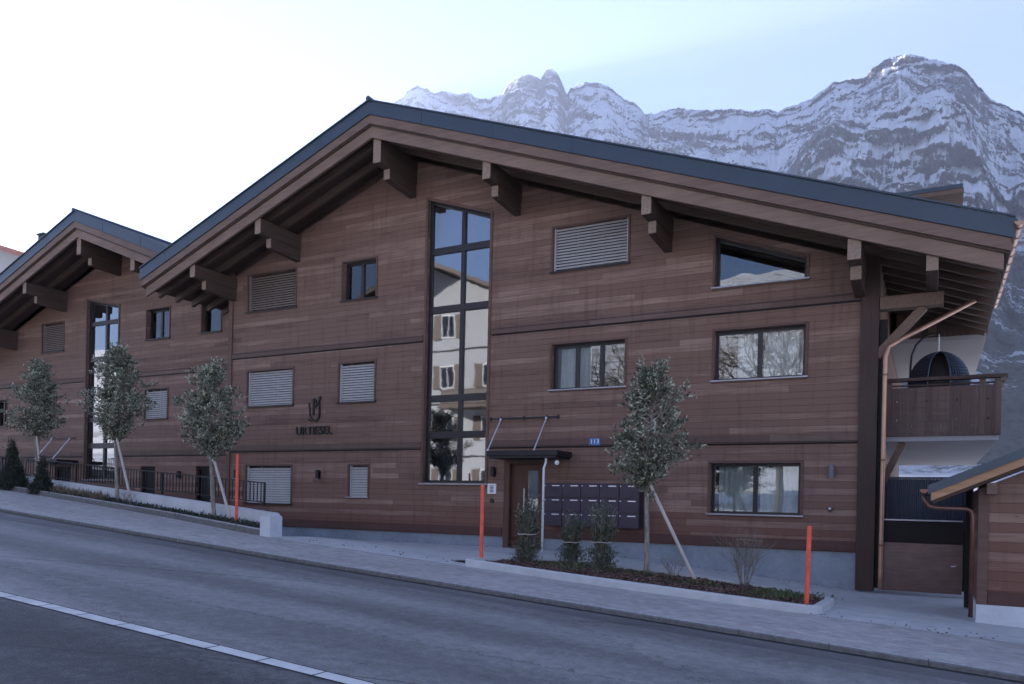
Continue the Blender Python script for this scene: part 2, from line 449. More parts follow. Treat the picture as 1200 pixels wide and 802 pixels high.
window(house, 0, *wins[0], kind='blind', seed=1, dark_sill=True)
window(house, 0, *wins[1], kind='glass', seed=2, dark_sill=True)
window(house, 0, *wins[2], kind='blind_brown', seed=3, dark_sill=True)
window(house, 0, *wins[3], seed=4, curt=[(.22,.47),(.52,.98)])
window(house, 0, *wins[4], seed=5, curt=[(.05,.28),(.30,.46)], leaves=3)
window(house, 0, *wins[5], kind='blind', seed=6, leaves=1, dark_sill=True)
window(house, 0, *wins[6], kind='blind', seed=7, dark_sill=True)
window(house, 0, *wins[7], seed=8, curt=[(.06,.46),(.53,.98)])
window(house, 0, *wins[8], kind='blind', seed=9, leaves=1)
window(house, 0, *wins[9], kind='blind', seed=10, dark_sill=True)
window(house, 0, -4.35, -2.42, 6.45, 7.60, zr=6.895, leaves=1, seed=11)
# rooms behind the glass, so the panes look into something
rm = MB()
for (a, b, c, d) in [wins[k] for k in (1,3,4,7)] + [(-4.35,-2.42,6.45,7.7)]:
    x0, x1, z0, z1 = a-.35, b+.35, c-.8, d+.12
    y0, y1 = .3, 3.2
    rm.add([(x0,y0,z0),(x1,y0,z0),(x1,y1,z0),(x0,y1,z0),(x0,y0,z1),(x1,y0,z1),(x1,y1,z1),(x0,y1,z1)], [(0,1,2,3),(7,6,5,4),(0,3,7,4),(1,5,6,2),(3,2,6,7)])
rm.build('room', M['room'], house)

def stair_window(parent, y, x0, x1, z0, za, zb, xm, bars, gm, curt=True):
    mb = MB(); ring(mb, x0-.07, x1+.05, z0-.05, za+.06, zb+.05, .075, y-.03, y+.012)
    wd = mb.build('stair_window', M['trim'], parent, bevel=.004)
    fr = MB(); yf = y+.10
    ring(fr, x0+.001, x1-.001, z0+.001, za-.001, zb-.001, .09, yf, yf+.09)
    sl = (zb-za)/(x1-x0); topz = lambda x: za+sl*(x-x0)
    fr.box(xm-.055, xm+.055, yf-.003, yf+.086, z0+.09, topz(xm)-.1)
    for (a, b) in bars:
        fr.box(x0+.09, xm-.055, yf-.003, yf+.086, a, b); fr.box(xm+.055, x1-.09, yf-.003, yf+.086, a, b)
    fr.build('frame', M['frame'], wd)
    zz = [z0+.09] + [v for ab in bars for v in ab] + [None]
    for i in range(0, len(zz), 2):
        for a, b in ((x0+.08, xm-.05), (xm+.05, x1-.08)):
            lo = zz[i]; hi = zz[i+1]
            ha, hb = (topz(a)-.09, topz(b)-.09) if hi is None else (hi, hi)
            MB().prism([(a,lo),(b,lo),(b,hb),(a,ha)], 'y', yf+.05, yf+.062).build('pane', gm, wd)
    MB().box(x0-.09, x1+.07, y-.07, y+.09, z0-.03, z0+.01).build('sill', M['sill'], wd)
    return wd
sw = stair_window(house, 0, -12.08, -10.12, 2.05, 9.70, 9.00, -11.02, [(3.26,3.44),(4.24,4.42),(6.62,6.80),(8.20,8.37)], M['stair_glass'])
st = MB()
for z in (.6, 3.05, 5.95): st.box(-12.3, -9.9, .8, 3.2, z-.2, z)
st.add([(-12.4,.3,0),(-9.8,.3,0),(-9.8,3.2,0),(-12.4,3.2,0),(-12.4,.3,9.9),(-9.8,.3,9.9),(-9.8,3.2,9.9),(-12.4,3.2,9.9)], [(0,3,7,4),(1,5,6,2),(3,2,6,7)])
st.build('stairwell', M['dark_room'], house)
for a, b in ((-11.95,-11.1), (-10.95,-10.2)): curtain(sw, a, b, 2.15, 3.2, .36, 3, .19)

# entrance door in its niche
dj = MB(); dj.box(-9.58,-9.42,-.02,.26,.44,2.66); dj.box(-8.52,-8.45,-.02,.26,.44,2.66); dj.box(-9.42,-8.52,-.02,.26,2.56,2.66); dj.box(-9.58,-8.45,.05,.3,.3,.46)
dr = dj.build('door', M['door'], house, bevel=.005)
dl = MB(); dl.box(-9.42,-9.12,.12,.17,.47,2.56); dl.box(-9.11,-8.95,.10,.16,.47,2.56); dl.box(-8.66,-8.52,.10,.16,.47,2.56); dl.box(-8.95,-8.66,.10,.16,.47,.75); dl.box(-8.95,-8.66,.10,.16,2.4,2.56)
dl.build('door_leaf', M['door'], dr, bevel=.004)
MB().box(-8.95,-8.66,.125,.14,.75,2.4).build('pane', M['glass'], dr)
MB().box(-8.95,-8.66,.3,.31,.5,2.5).build('door_backing', M['dark_room'], dr)
h_ = MB(); h_.tube([(-9.03,.05,1.2),(-9.03,.05,1.95)], .014, 8); h_.tube([(-9.03,.05,1.3),(-9.03,.11,1.3)], .008); h_.tube([(-9.03,.05,1.85),(-9.03,.11,1.85)], .008)
h_.build('handle', M['plate'], dr)
# canopy hung on two rods from a wall rail
cn = MB(); cn.box(-9.62,-7.72,-.86,-.001,2.72,2.84); cn.box(-9.58,-7.76,-.82,-.01,2.66,2.72)
can = cn.build('canopy', M['darkmetal'], house, bevel=.006)
rl = MB(); rl.box(-10.02,-8.08,-.05,-.03,3.69,3.73)
for x in (-10.0,-9.69,-9.05,-8.41,-8.1): rl.box(x-.02,x+.02,-.03,-.001,3.66,3.76)
rl.build('wall_rail', M['darkmetal'], can)
for x in (-9.69,-8.41):
    rd = MB(); rd.tube([(x,-.05,3.68),(x,-.68,2.87)], .016, 8); rd.ball((x,-.05,3.69), .035, 8); rd.ball((x,-.68,2.86), .03, 8)
    rd.build('tie_rod', M['plate'], can)
dp = MB(); dp.tube([(-8.06,-.74,2.66),(-8.06,-.74,2.55),(-8.11,-.74,2.42),(-8.11,-.74,.44)], .028, 10)
dp.build('drain_pipe', M['white'], can, smooth=True)

pur = [(XR+.12,.24,.62,True), (-9.36,.22,.42,True), (-5.43,.22,.42,True), (-1.37,.24,.40,True), (-.08,.20,.30,False), (-16.73,.22,.42,True), (-19.35,.22,.36,True)]
rf, _ = roof_on(house, XR, ZR, SL, -21.42, 1.12, -1.8, YB+.8, 0, pur)
# post, beam and brace carrying the roof beside the corner
MB().box(-.18, .02, -.10, .10, 5.9, Tm(-.08)-.8-.34).build('short_post', M['beam'], house, bevel=.008)
MB().box(-1.0, .12, -.13, .13, 5.62, 5.88).build('side_beam', M['beam'], house, bevel=.01)
MB().beam((-1.05,.0,4.70), (-.22,.0,5.62), .16, .17).build('brace', M['beam'], house, bevel=.008)
MB().box(-.17, .01, 4.3, 4.48, 5.9, Tm(-.08)-.8).build('gallery_post', M['beam'], house, bevel=.008)
# dormer on the slope
dm = MB(); dm.box(-5.6,-.35,4.2,8.2,Tm(-5.6)-1.2 if False else 6.9,9.18)
dmo = dm.build('dormer', M['clad'], house)
MB().box(-6.2,.52,3.95,8.5,9.20,9.30).build('dormer_boarding', M['barge'], dmo)
MB().box(-6.3,.50,3.93,8.55,9.30,9.40).build('dormer_roof', M['roofmetal'], dmo)
# copper gutter along the eaves with brackets, down pipe
gx = 1.2; gz = Tm(1.12)-.10
gt = MB(); n = 10
prof = [(gx+.075*math.cos(a), gz+.075*math.sin(a)) for a in [math.pi+math.pi*i/n for i in range(n+1)]]
prof2 = [(gx+.069*math.cos(a), gz+.069*math.sin(a)) for a in [2*math.pi-math.pi*i/n for i in range(n+1)]]
for i in range(n):
    for pr in (prof, prof2):
        a, b = pr[i], pr[i+1]
        gt.add([(a[0],-1.9,a[1]),(b[0],-1.9,b[1]),(b[0],4.2,b[1]),(a[0],4.2,a[1])], [(0,1,2,3)])
for y in (-1.9, 4.2): gt.add([(q[0],y,q[1]) for q in prof], [tuple(range(n+1))])
gut = gt.build('gutter', M['copper'], house)
y = -1.7
while y < 4.2:
    br = MB()
    pts = [(gx+.084*math.cos(a), y, gz+.084*math.sin(a)) for a in [math.pi+math.pi*i/8 for i in range(9)]]
    br.tube(pts, .008, 5); br.tube([(gx+.084,y,gz),(gx-.12,y,gz+.05)], .008, 5); y += .55
    br.build('gutter_bracket', M['copper'], gut)
dpp = MB(); dpp.tube([(gx-.02,1.9,gz-.07),(gx-.05,1.85,gz-.2),(.9,1.5,gz-.38),(-.6,-.02,5.02),(-.83,-.14,4.86),(-.88,-.16,4.65),(-.885,-.16,.30),(-.885,-.16,.02)], .045, 10)
dpp.build('down_pipe', M['copper'], house, smooth=True)
for z in (.9, 2.6, 4.3):
    cl = MB(); cl.tube([(-.885,-.16,z-.02),(-.885,-.16,z+.02)], .054, 10); cl.tube([(-.885,-.16,z),(-.93,.02,z)], .01, 6)
    cl.build('pipe_clamp', M['copper_dark'], house)

# ---- side balconies
def balcony(y0, y1, zf, xo, label):
    b = MB(); b.box(XRt+.001, xo-.02, y0, y1, zf-.18, zf)
    bal = b.build('balcony', M['stucco'], house, label=label, bevel=.008)
    k = MB(); rr = random.Random(int(zf*10)); x = XRt+.06
    # front boards (parallel to the street), then boards down the long side
    def board(cx, cy, w_, alongx, holes_):
        zb, zt = zf-.08, zf+.90
        e = (rr.random()-.5)*.006
        # scalloped board with drilled hearts: split into strips around the small holes
        hz = sorted(holes_)
        zs = [zb]+[q for h in hz for q in (h-.018, h+.018)]+[zt]
        for i in range(0, len(zs), 2):
            if alongx: k.box(cx-w_/2, cx+w_/2, cy-.014+e, cy+.014+e, zs[i], zs[i+1])
            else: k.box(cx-.014+e, cx+.014+e, cy-w_/2, cy+w_/2, zs[i], zs[i+1])
        for h in hz:
            for sg in (-1, 1):
                a, c = (sg*w_/2, sg*.012); lo, hi = min(a, c), max(a, c)
                if alongx: k.box(cx+lo, cx+hi, cy-.0139+e, cy+.0139+e, h-.018, h+.018)
                else: k.box(cx-.0139+e, cx+.0139+e, cy+lo, cy+hi, h-.018, h+.018)
    i = 0; x = XRt+.22
    while x < xo-.05:
        board(x, y0-.02, .1285, True, ([zf+.25, zf+.62] if i % 4 == 1 else [zf+.12] if i % 4 == 3 else [])); x += .132; i += 1
    y = y0+.08; i = 0
    while y < y1-.05:
        board(xo, y, .1285, False, ([zf+.25, zf+.62] if i % 5 == 1 else [])); y += .132; i += 1
    k.build('balustrade_boards', M['railwood'], bal)
    r = MB(); r.box(XRt+.02, xo+.10, y0-.12, y0+.04, zf+1.02, zf+1.09); r.box(xo-.04, xo+.12, y0+.04, y1, zf+1.021, zf+1.089)
    r.box(XRt+.02, xo+.06, y0+.0, y0+.03, zf+.93, zf+.965); r.box(xo-.03, xo-.0, y0+.03, y1, zf+.93, zf+.965)
    r.build('handrail', M['post'], bal, bevel=.006)
    for (px, py) in [(XRt+.2, y0+.03), (xo-.3, y0+.03), (xo-.04, y0+.03)] + [(xo-.04, y0+q) for q in (2.2, 4.4, 6.6) if y0+q < y1]:
        MB().box(px-.05, px+.05, py-.075, py+.03, zf-.06, zf+1.02).build('baluster_post', M['railpost'], bal, bevel=.004)
    return bal
M['railwood'] = wood_boards('railing boards', (.05,.028,.024), (.10,.06,.05), (.18,.115,.095), row=50, length=.14, red=False)
M['railpost'] = wood_solid('railing posts', (.12,.075,.06), 2)
balcony(.3, 9.6, 3.18, 1.12, 'boarded timber balcony with a hanging chair behind its railing')
balcony(4.4, 10.5, 5.95, 1.08, 'dark upper balcony under the eaves')
MB().beam((XRt-.02,.55,1.9), (-.55,.55,3.0), .14, .14).build('brace', M['beam'], house, bevel=.006)

# ------------------------------------------------------------------ sister chalet uphill
YL = 1.3
lh = thing('timber_chalet', (-28, YL, 0), 'second brown timber chalet further up the street, mostly behind the young trees', 'apartment house')
XR2, ZR2, SL2 = -26.85, 11.52, .383
T2 = lambda x: ZR2-SL2*abs(x-XR2)
lw = [(-25.25,-24.02,7.19,8.27), (-22.36,-21.42,7.2,8.23), (-25.25,-24.05,4.31,5.38), (-31.6,-30.2,7.16,8.3), (-34.9,-33.95,4.28,5.38), (-33.9,-32.6,1.4,2.5)]
lho = [(a,b,c,d,d) for a,b,c,d in lw] + [(-28.72,-26.82,2.1,9.0,8.6), (-25.42,-24.62,.45,2.6,2.6), (-22.5,-21.7,.45,2.6,2.6), (-30.6,-29.6,.45,2.6,2.6)]
w = MB()
gable_wall(w, -36, -20.3, .44, lambda x: T2(x)-.5, lho, YL, .26, (XR2,))
w.add([(-36,YL,.4),(-36,YL+12,.4),(-36,YL+12,T2(-36)-.5),(-36,YL,T2(-36)-.5)], [(0,1,2,3)])
w.add([(-20.3,YL,.2),(-20.3,YL+12,.2),(-20.3,YL+12,T2(-20.3)-.5),(-20.3,YL,T2(-20.3)-.5)], [(0,3,2,1)])
w.add([(-36,YL+12,0),(-20.3,YL+12,0),(-20.3,YL+12,T2(-20.3)-.5),(XR2,YL+12,ZR2-.5),(-36,YL+12,T2(-36)-.5)], [(0,1,2,3,4)])
w.build('wall', M['clad_left'], lh)
g = MB(); 
for z0, z1 in ((5.885,6.06),(2.99,3.17)):
    m = MB()
    for a, b in ((-36,-28.8),(-26.74,-20.3)): m.box(a, b, YL-.035, YL+.005, z0, z1); g.box(a, b, YL-.006, YL+.004, z0-.04, z0)
    m.build('floor_band', M['band'], lh)
g.build('painted_gap_shadow', M['blackwood'], lh)  # black strips paint the gap shadow below these bands too
for i, q in enumerate(lw):
    window(lh, YL, *q, kind=['glass','glass','blind','blind_brown','glass','glass'][i], leaves=2 if i in (0,4,5) else 1, seed=30+i, dark_sill=True)
stair_window(lh, YL, -28.72, -26.82, 2.1, 9.0, 8.6, -27.7, [(3.3,3.5),(4.3,4.48),(6.62,6.8),(8.0,8.15)], M['stair_glass'])
for (a, b) in ((-25.42,-24.62), (-22.5,-21.7), (-30.6,-29.6)):
    d = MB(); d.box(a,b,YL+.14,YL+.2,.45,2.6); d.box(a,a+.08,YL+.08,YL+.14,.45,2.6); d.box(b-.08,b,YL+.08,YL+.14,.45,2.6); d.box(a+.08,b-.08,YL+.08,YL+.14,2.5,2.6)
    dd = d.build('door', M['blackwood'], lh)
    hh = MB(); hh.tube([(b-.16,YL+.09,1.4),(b-.16,YL+.09,1.6)], .012, 6); hh.build('handle', M['plate'], dd)
cn = MB(); cn.box(-31.0,-29.1,YL-.86,YL-.001,2.72,2.84); ca2 = cn.build('canopy', M['darkmetal'], lh)
rl = MB(); rl.box(-31.3,-29.3,YL-.05,YL-.03,3.69,3.73); rl.build('wall_rail', M['darkmetal'], ca2)
for x in (-30.75,-29.6):
    rd = MB(); rd.tube([(x,YL-.05,3.68),(x,YL-.7,2.87)], .02, 8); rd.ball((x,YL-.05,3.69), .035, 8); rd.build('tie_rod', M['plate'], ca2)
roof_on(lh, XR2, ZR2, SL2, -37.4, -20.95, YL-1.8, YL+12.8, YL, [(XR2,.24,.62,True), (-23.9,.22,.42,True), (-30.1,.22,.42,True), (-33.4,.22,.42,True)])

# third house, only its red tiled roof and a strip of pale wall show at the frame edge
M['tiles'] = plain('red roof tiles', (.38,.17,.13), .8, 0, .3, 4, .3)
M['render'] = plain('pale render', (.44,.45,.465), .85, 0, .08, 1, .1)
h3 = thing('village_house', (-52, 9.4, 3), 'pale house with red tiled roof at the left edge behind the second chalet', 'house')
m = MB(); m.prism([(-60.5,1),(-43.5,1),(-43.5,14.2),(-52,16.85),(-60.5,14.2)], 'y', 9.4, 20); m.build('wall', M['render'], h3)
m = MB(); m.prism([(-61.8,13.8),(-52,16.85),(-42.2,13.8),(-42.2,14.1),(-52,17.15),(-61.8,14.1)], 'y', 8, 21); r3 = m.build('roof', M['tiles'], h3)
MB().box(-44.55,-44.05,8.6,9.2,14.3,16.0).box(-44.62,-43.98,8.53,9.27,16.0,16.08).build('chimney', M['darkmetal'], r3)
for x in (-58,-54,-50,-46):
    for z in (4,7,10,13):
        wd = MB().box(x-.5,x+.5,9.36,9.4,z-.65,z+.65).build('window', M['frame'], h3)
        MB().box(x-.42,x+.42,9.34,9.355,z-.57,z+.57).build('pane', M['glass'], wd)

# ------------------------------------------------------------------ wall fittings on the main chalet
mbk = thing('mailbox_bank', (-7.1, 0, 1.05), 'wall bank of fifteen dark metal mailboxes right of the entrance door', 'mailboxes')
MB().box(-8.27,-5.87,-.34,-.04,1.05,2.08).build('cabinet', M['mail'], mbk, bevel=.006)
first = None
for r in range(3):
    for c in range(5):
        if first is None:
            x = -8.27; z = 2.08
            f_ = MB().box(x+.012,x+.468,-.362,-.342,z-.33,z-.012).build('mailbox', M['mail'], mbk, bevel=.004)
            MB().box(x+.21,x+.40,-.368,-.361,z-.072,z-.05).build('name_plate', M['plate'], f_)
            MB().tube([(x+.03,-.361,z-.062),(x+.03,-.373,z-.062)], .014, 8).build('lock', M['plate'], f_)
            first = f_
        else:
            cc = copy_tree(first, mbk); cc.location = (c*.48, 0, -r*.343)
sg = thing('house_number_sign', (-7.12, -.04, 3.1), 'small blue enamel house number plate 113 above the mailboxes', 'sign')
MB().box(-7.25,-6.98,-.05,-.036,3.0,3.165).build('plate', M['bluesign'], sg, bevel=.003)
def text(body, name, mat, parent, size, loc, depth=.006, spacing=1.0):
    cu = D.curves.new('t', 'FONT'); cu.body = body; cu.size = size; cu.extrude = depth; cu.align_x = 'CENTER'; cu.align_y = 'CENTER'; cu.space_character = spacing
    o = D.objects.new('t', cu); COL.objects.link(o); bpy.context.view_layer.update()
    me = D.meshes.new_from_object(o.evaluated_get(bpy.context.evaluated_depsgraph_get()))
    D.objects.remove(o)
    off = OFF[parent.name] if parent else Vector((0,0,0))
    me.transform(Matrix.Translation(Vector(loc)-off) @ Matrix.Rotation(math.pi/2, 4, 'X'))
    me.materials.clear(); me.materials.append(mat)
    o = D.objects.new(name, me); COL.objects.link(o)
    if parent: o.parent = parent; OFF[o.name] = off
    return o
text('113', 'number', M['white'], sg, .14, (-7.115,-.053,3.083), .003, 1.15)
lt = thing('facade_lettering', (-15.95, -.02, 3.4), 'dark metal house name URTIESEL with a hooked emblem above it on the boards', 'lettering')
text('URTIESEL', 'letters', M['darkmetal'], lt, .34, (-15.95,-.028,3.55), .02, 1.0)
em = MB()
def stroke(pts, w_=.055):
    for a, b in zip(pts, pts[1:]): em.beam((a[0],-.022,a[1]), (b[0],-.022,b[1]), .04, w_, (0,0,1) if abs(b[0]-a[0])>.001 else (1,0,0))
stroke([(-16.15,4.38),(-16.10,3.98),(-16.02,3.92)], .03); stroke([(-16.16,3.9),(-16.08,3.84),(-15.98,3.88)], .03)
stroke([(-15.98,4.5),(-15.98,4.0)]); stroke([(-15.97,4.22),(-15.84,4.34),(-15.76,4.44),(-15.74,4.56)])
stroke([(-15.76,4.36),(-15.745,4.1),(-15.76,3.95),(-15.84,3.87),(-15.92,3.84)])
stroke([(-15.9,4.46),(-15.87,4.34)], .03)
em.build('emblem', M['darkmetal'], lt)
ic = thing('door_intercom', (-9.93, -.02, 1.9), 'white notice panel and round bell button left of the entrance door', 'intercom')
MB().box(-10.05,-9.80,-.03,-.002,1.80,2.06).build('panel', M['white'], ic, bevel=.004)
k = MB()
for i in range(5): k.box(-9.98,-9.87,-.033,-.029,1.84+i*.038,1.86+i*.038)
k.build('text_lines', M['darkmetal'], ic)
k = MB().tube([(-9.92,-.002,1.62),(-9.92,-.035,1.62)], .055, 14); k.build('bell', M['darkmetal'], ic); MB().tube([(-9.92,-.03,1.62),(-9.92,-.042,1.62)], .02, 10).build('button', M['copper_dark'], ic)

def wall_lamp(x, y, z, label, mat, grp='wall lamps on the chalet fronts', s=1):
    t = thing('wall_lamp', (x, y, z), label, 'lamp', grp)
    MB().box(x-.055*s,x+.055*s,y-.02,y-.001,z-.11*s,z+.11*s).build('back_plate', mat, t)
    MB().tube([(x,y-.085,z-.13*s),(x,y-.085,z+.13*s)], .06*s, 14).build('lamp_body', mat, t, smooth=False)
    MB().tube([(x,y-.085,z-.134*s),(x,y-.085,z-.12*s)], .045*s, 12).build('lens', M['white'], t)
    MB().box(x-.02,x+.02,y-.04,y-.02,z-.03,z+.03).build('bracket', mat, t)
    return t
M['greylamp'] = plain('grey lamp metal', (.17,.16,.17), .5, .2, .1)
wall_lamp(-1.84, 0, 2.38, 'grey up and down light beside the ground floor window near the corner post', M['greylamp'])
wall_lamp(-15.73, 0, 2.28, 'dark wall lamp between the two ground floor roller blinds', M['darkmetal'])
wall_lamp(-19.05, 0, 2.28, 'dark wall lamp by the corner board left of the ground floor blind', M['darkmetal'])
wall_lamp(-9.88, 0, 2.36, 'dark wall lamp under the canopy beside the entrance door', M['darkmetal'])
wall_lamp(-23.3, YL, 2.3, 'dark wall lamp between the doors of the second chalet', M['darkmetal'])
bl = thing('canopy_lamp', (-7.78, -.72, 2.6), 'small white globe lamp hanging under the right end of the door canopy', 'lamp')
MB().ball((-7.78,-.72,2.55), .055, 12, (1,1,1.1)).build('globe', M['white'], bl, smooth=True)
MB().tube([(-7.78,-.72,2.6),(-7.78,-.72,2.66)], .03, 10).build('base', M['darkmetal'], bl)
bs = thing('door_sensor', (-1.86, 0, 1.6), 'small round light with dark ring low on the wall near the corner', 'lamp')
MB().tube([(-1.86,-.001,1.6),(-1.86,-.05,1.6)], .05, 14).build('ring', M['darkmetal'], bs); MB().ball((-1.86,-.055,1.61), .028, 10).build('lens', M['white'], bs)

# hanging chair on the middle balcony
hc = thing('hanging_chair', (.02, 1.4, 3.18), 'dark woven egg chair hanging from its curved stand on the balcony', 'chair')
MB().tube([(-.42,1.5,3.2)]+[(-.47, 1.5, 3.2+.3*i) for i in range(1,6)]+[(-.45,1.5,4.95),(-.37,1.5,5.17),(-.22,1.5,5.33),(-.05,1.5,5.40),(.1,1.5,5.37)], .022, 8).build('stand', M['darkmetal'], hc, smooth=True)
MB().tube([(-.47,1.5,3.2),(-.1,1.1,3.2),(.3,1.2,3.2),(.5,1.5,3.2),(.3,1.9,3.2),(-.1,2.0,3.2),(-.42,1.5,3.2)], .022, 8).build('base', M['darkmetal'], hc)
k = MB(); k.tube([(.06,1.5,5.37),(.06,1.5,5.0)], .008, 6)
for i in range(5): k.ball((.06,1.5,5.05+.06*i), .018, 6)
k.build('chain', M['plate'], hc)
k = MB(); cx, cy, cz = .07, 1.5, 4.28
def egg(t, p):  # t: 0 top .. pi bottom
    r = math.sin(t); return (cx+.58*r*math.cos(p), cy+.46*r*math.sin(p), cz+.70*math.cos(t) if t < math.pi/2 else cz+.75*math.cos(t))
NP = 64
for i in range(NP):
    p = 2*math.pi*i/NP
    if math.sin(p) < -.93: continue
    k.tube([egg(t*math.pi/14, p) for t in range(15)], .012, 4, False)
for j in range(1, 30):
    t = math.pi*j/30; k.tube([egg(t, -1.2+(math.pi+2.4)*i/34) for i in range(35)], .014, 4, False)
for sg in (-1.2, math.pi+1.2): k.tube([egg(t*math.pi/14, sg) for t in range(15)], .022, 6)
k.build('basket', M['corr'], hc)
MB().ball((cx,cy+.02,cz-.02), 1.0, 18, (.52,.40,.64)).build('liner', M['blackwood'], hc, smooth=True)
k = MB(); k.ball((cx,cy-.12,3.72), .36, 12, (1,.9,.4)); k.build('cushion', M['room'], hc, smooth=True)

# ------------------------------------------------------------------ gate between chalet and shed
def gatemat():
    s = N('gate panel'); p = s.pos(); o = s.sep(p)
    n = s.noise(p, 2.2, 5); n2 = s.noise(s.comb(o[0], o[1], s.math('MULTIPLY', o[2], 6)), 3, 4)
    col = s.ramp(s.math('ADD', s.math('MULTIPLY', n, .5), s.math('MULTIPLY', n2, .5)), [(.35, (.09,.05,.05)), (.65, (.17,.10,.085))])
    return s.done(s.bsdf(col, .28, s.bump(n, .06, .01), .25, .5))
M['gatepanel'] = gatemat()
gp = thing('yard_gate', (-.15, 0, 0), 'low brown sheet gate panel closing the gap between chalet and shed', 'gate')
MB().box(-.86,.535,.0,.04,.0,.96).build('panel', M['gatepanel'], gp, bevel=.004)
MB().box(-.86,.535,.041,.10,.90,1.40).build('upper_panel', M['blackwood'], gp, bevel=.004)
MB().box(-.86,.535,.02,.115,1.402,1.43).build('top_rail', M['sill'], gp)
k = MB().tube([(.42,-.001,.55),(.42,-.05,.55),(.34,-.05,.54)], .010, 8); k.build('handle', M['plate'], gp)
fs = thing('corrugated_screen', (-.15, .7, 0), 'dark blue corrugated screen wall above and behind the yard gate', 'screen')
k = MB(); n = 92; vs = []
for i in range(n+1):
    x = -.98+1.62*i/n; d = .018*(1 if (i//2) % 2 else -1); vs += [(x,.7+d,.0),(x,.7+d,2.25)]
k.add(vs, [(2*i,2*i+2,2*i+3,2*i+1) for i in range(n)])
ks = k.build('sheet', M['corr'], fs); so = ks.modifiers.new('s', 'SOLIDIFY'); so.thickness = .004
MB().box(-.98,.64,.66,.74,2.252,2.30).build('cap', M['corr'], fs)
MB().box(.62,.72,.64,.76,-.1,2.3).build('post', M['blackwood'], fs)
bp = single(MB().box(.52,.60,-1.66,-1.52,-.06,2.05), 'black_post', M['blackwood'], 'square black post at the left side wall of the shed', 'post', loc=(.56,-1.6,-.06), bevel=.006)

# ------------------------------------------------------------------ shed at the right edge
sh = thing('timber_shed', (2.8, -2.6, -.05), 'low timber shed with dark pitched roof at the right edge of the frame', 'shed')
XS, ZS, SS = 3.0, 3.38, .455
Ts = lambda x: ZS-SS*abs(x-XS)
k = MB()
k.prism([(.63,.20),(5.4,.20),(5.4,Ts(5.4)-.34),(XS,ZS-.34),(.63,Ts(.63)-.34)], 'y', -3.70, -1.5)
k.build('wall', M['clad'], sh)
MB().box(.605,5.42,-3.74,-1.48,-.5,.22).build('plinth', M['white_concrete'], sh, bevel=.008)
k = MB(); k.box(.61,.75,-3.735,-3.60,.225,Ts(.68)-.36); k.build('corner_board', M['trim'], sh, bevel=.005)
MB().box(.76,5.4,-3.73,-3.70,.225,.42).build('base_board', M['base_band'], sh)
k = MB()
for a, b in ((-.06,XS),(XS,6.06)): k.prism([(a,Ts(a)-.13),(b,Ts(b)-.13),(b,Ts(b)),(a,Ts(a))], 'y', -4.14, -1.0)
sr = k.build('roof', M['roofmetal'], sh)
k = MB()
for a, b in ((-.02,XS),(XS,6.0)): k.prism([(a,Ts(a)-.25),(b,Ts(b)-.25),(b,Ts(b)-.132),(a,Ts(a)-.132)], 'y', -4.10, -4.05)
k.build('bargeboard', wood_solid('fresh larch board', (.42,.24,.13), 0), sr)
k = MB()
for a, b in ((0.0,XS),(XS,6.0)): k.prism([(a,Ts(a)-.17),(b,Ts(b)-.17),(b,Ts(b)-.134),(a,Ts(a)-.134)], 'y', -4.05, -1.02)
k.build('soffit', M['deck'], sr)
for yy in (-3.95,-3.2,-2.5,-1.8): MB().prism([(.02,Ts(.02)-.30),(XS,ZS-.30),(XS,ZS-.171),(.02,Ts(.02)-.171)], 'y', yy-.04, yy+.04).build('rafter', M['rafter'], sr)
MB().box(.70,.84,-4.05,-1.3,Ts(.77)-.50,Ts(.77)-.33).build('wall_plate', M['beam'], sr, bevel=.006)
k = MB(); gx2, gz2 = -.11, Ts(-.06)-.06
pr = [(gx2+.06*math.cos(math.pi+math.pi*i/8), gz2+.06*math.sin(math.pi+math.pi*i/8)) for i in range(9)]
for i in range(8): k.add([(pr[i][0],-4.2,pr[i][1]),(pr[i+1][0],-4.2,pr[i+1][1]),(pr[i+1][0],-1.0,pr[i+1][1]),(pr[i][0],-1.0,pr[i][1])], [(0,1,2,3)])
for yy in (-4.2,-1.0): k.add([(q[0],yy,q[1]) for q in pr], [tuple(range(9))])
sgut = k.build('gutter', M['copper_dark'], sh); so = sgut.modifiers.new('s','SOLIDIFY'); so.thickness = .004
MB().tube([(-.11,-4.0,1.83),(-.11,-4.0,1.76),(-.05,-3.96,1.68),(.06,-3.94,1.655),(.46,-3.78,1.65),(.52,-3.76,1.61),(.54,-3.75,1.5),(.54,-3.75,.02)], .032, 10).build('down_pipe', M['copper_dark'], sh, smooth=True)

# ------------------------------------------------------------------ red snow poles
def pole(x, y, zt, label, lean=0, first=None):
    zb = (S(x) if x < -12 else G(x, y))-.02
    t = thing('snow_pole', (x, y, zb), label, 'marker post', 'red snow poles at the planting beds')
    MB().tube([(x,y,zb),(x+lean,y,zt)], .034, 12).build('pole', M['red'], t, smooth=False)
    MB().tube([(x+lean,y,zt),(x+lean*1.01,y,zt+.015)], [.034,.02], 12).build('cap', M['red'], t)
    MB().tube([(x,y,zb-.05),(x,y,zb+.09)], .048, 12).build('ground_socket', M['darkmetal'], t)
    return t
pole(-13.75, -4.85, 2.53, 'red snow pole standing in the left planter beside the third tree')
pole(-7.07, -5.35, 1.88, 'red snow pole at the left tip of the mulch bed before the entrance')
pole(-1.62, -5.05, 1.33, 'red snow pole leaning at the right end of the mulch bed', .02)

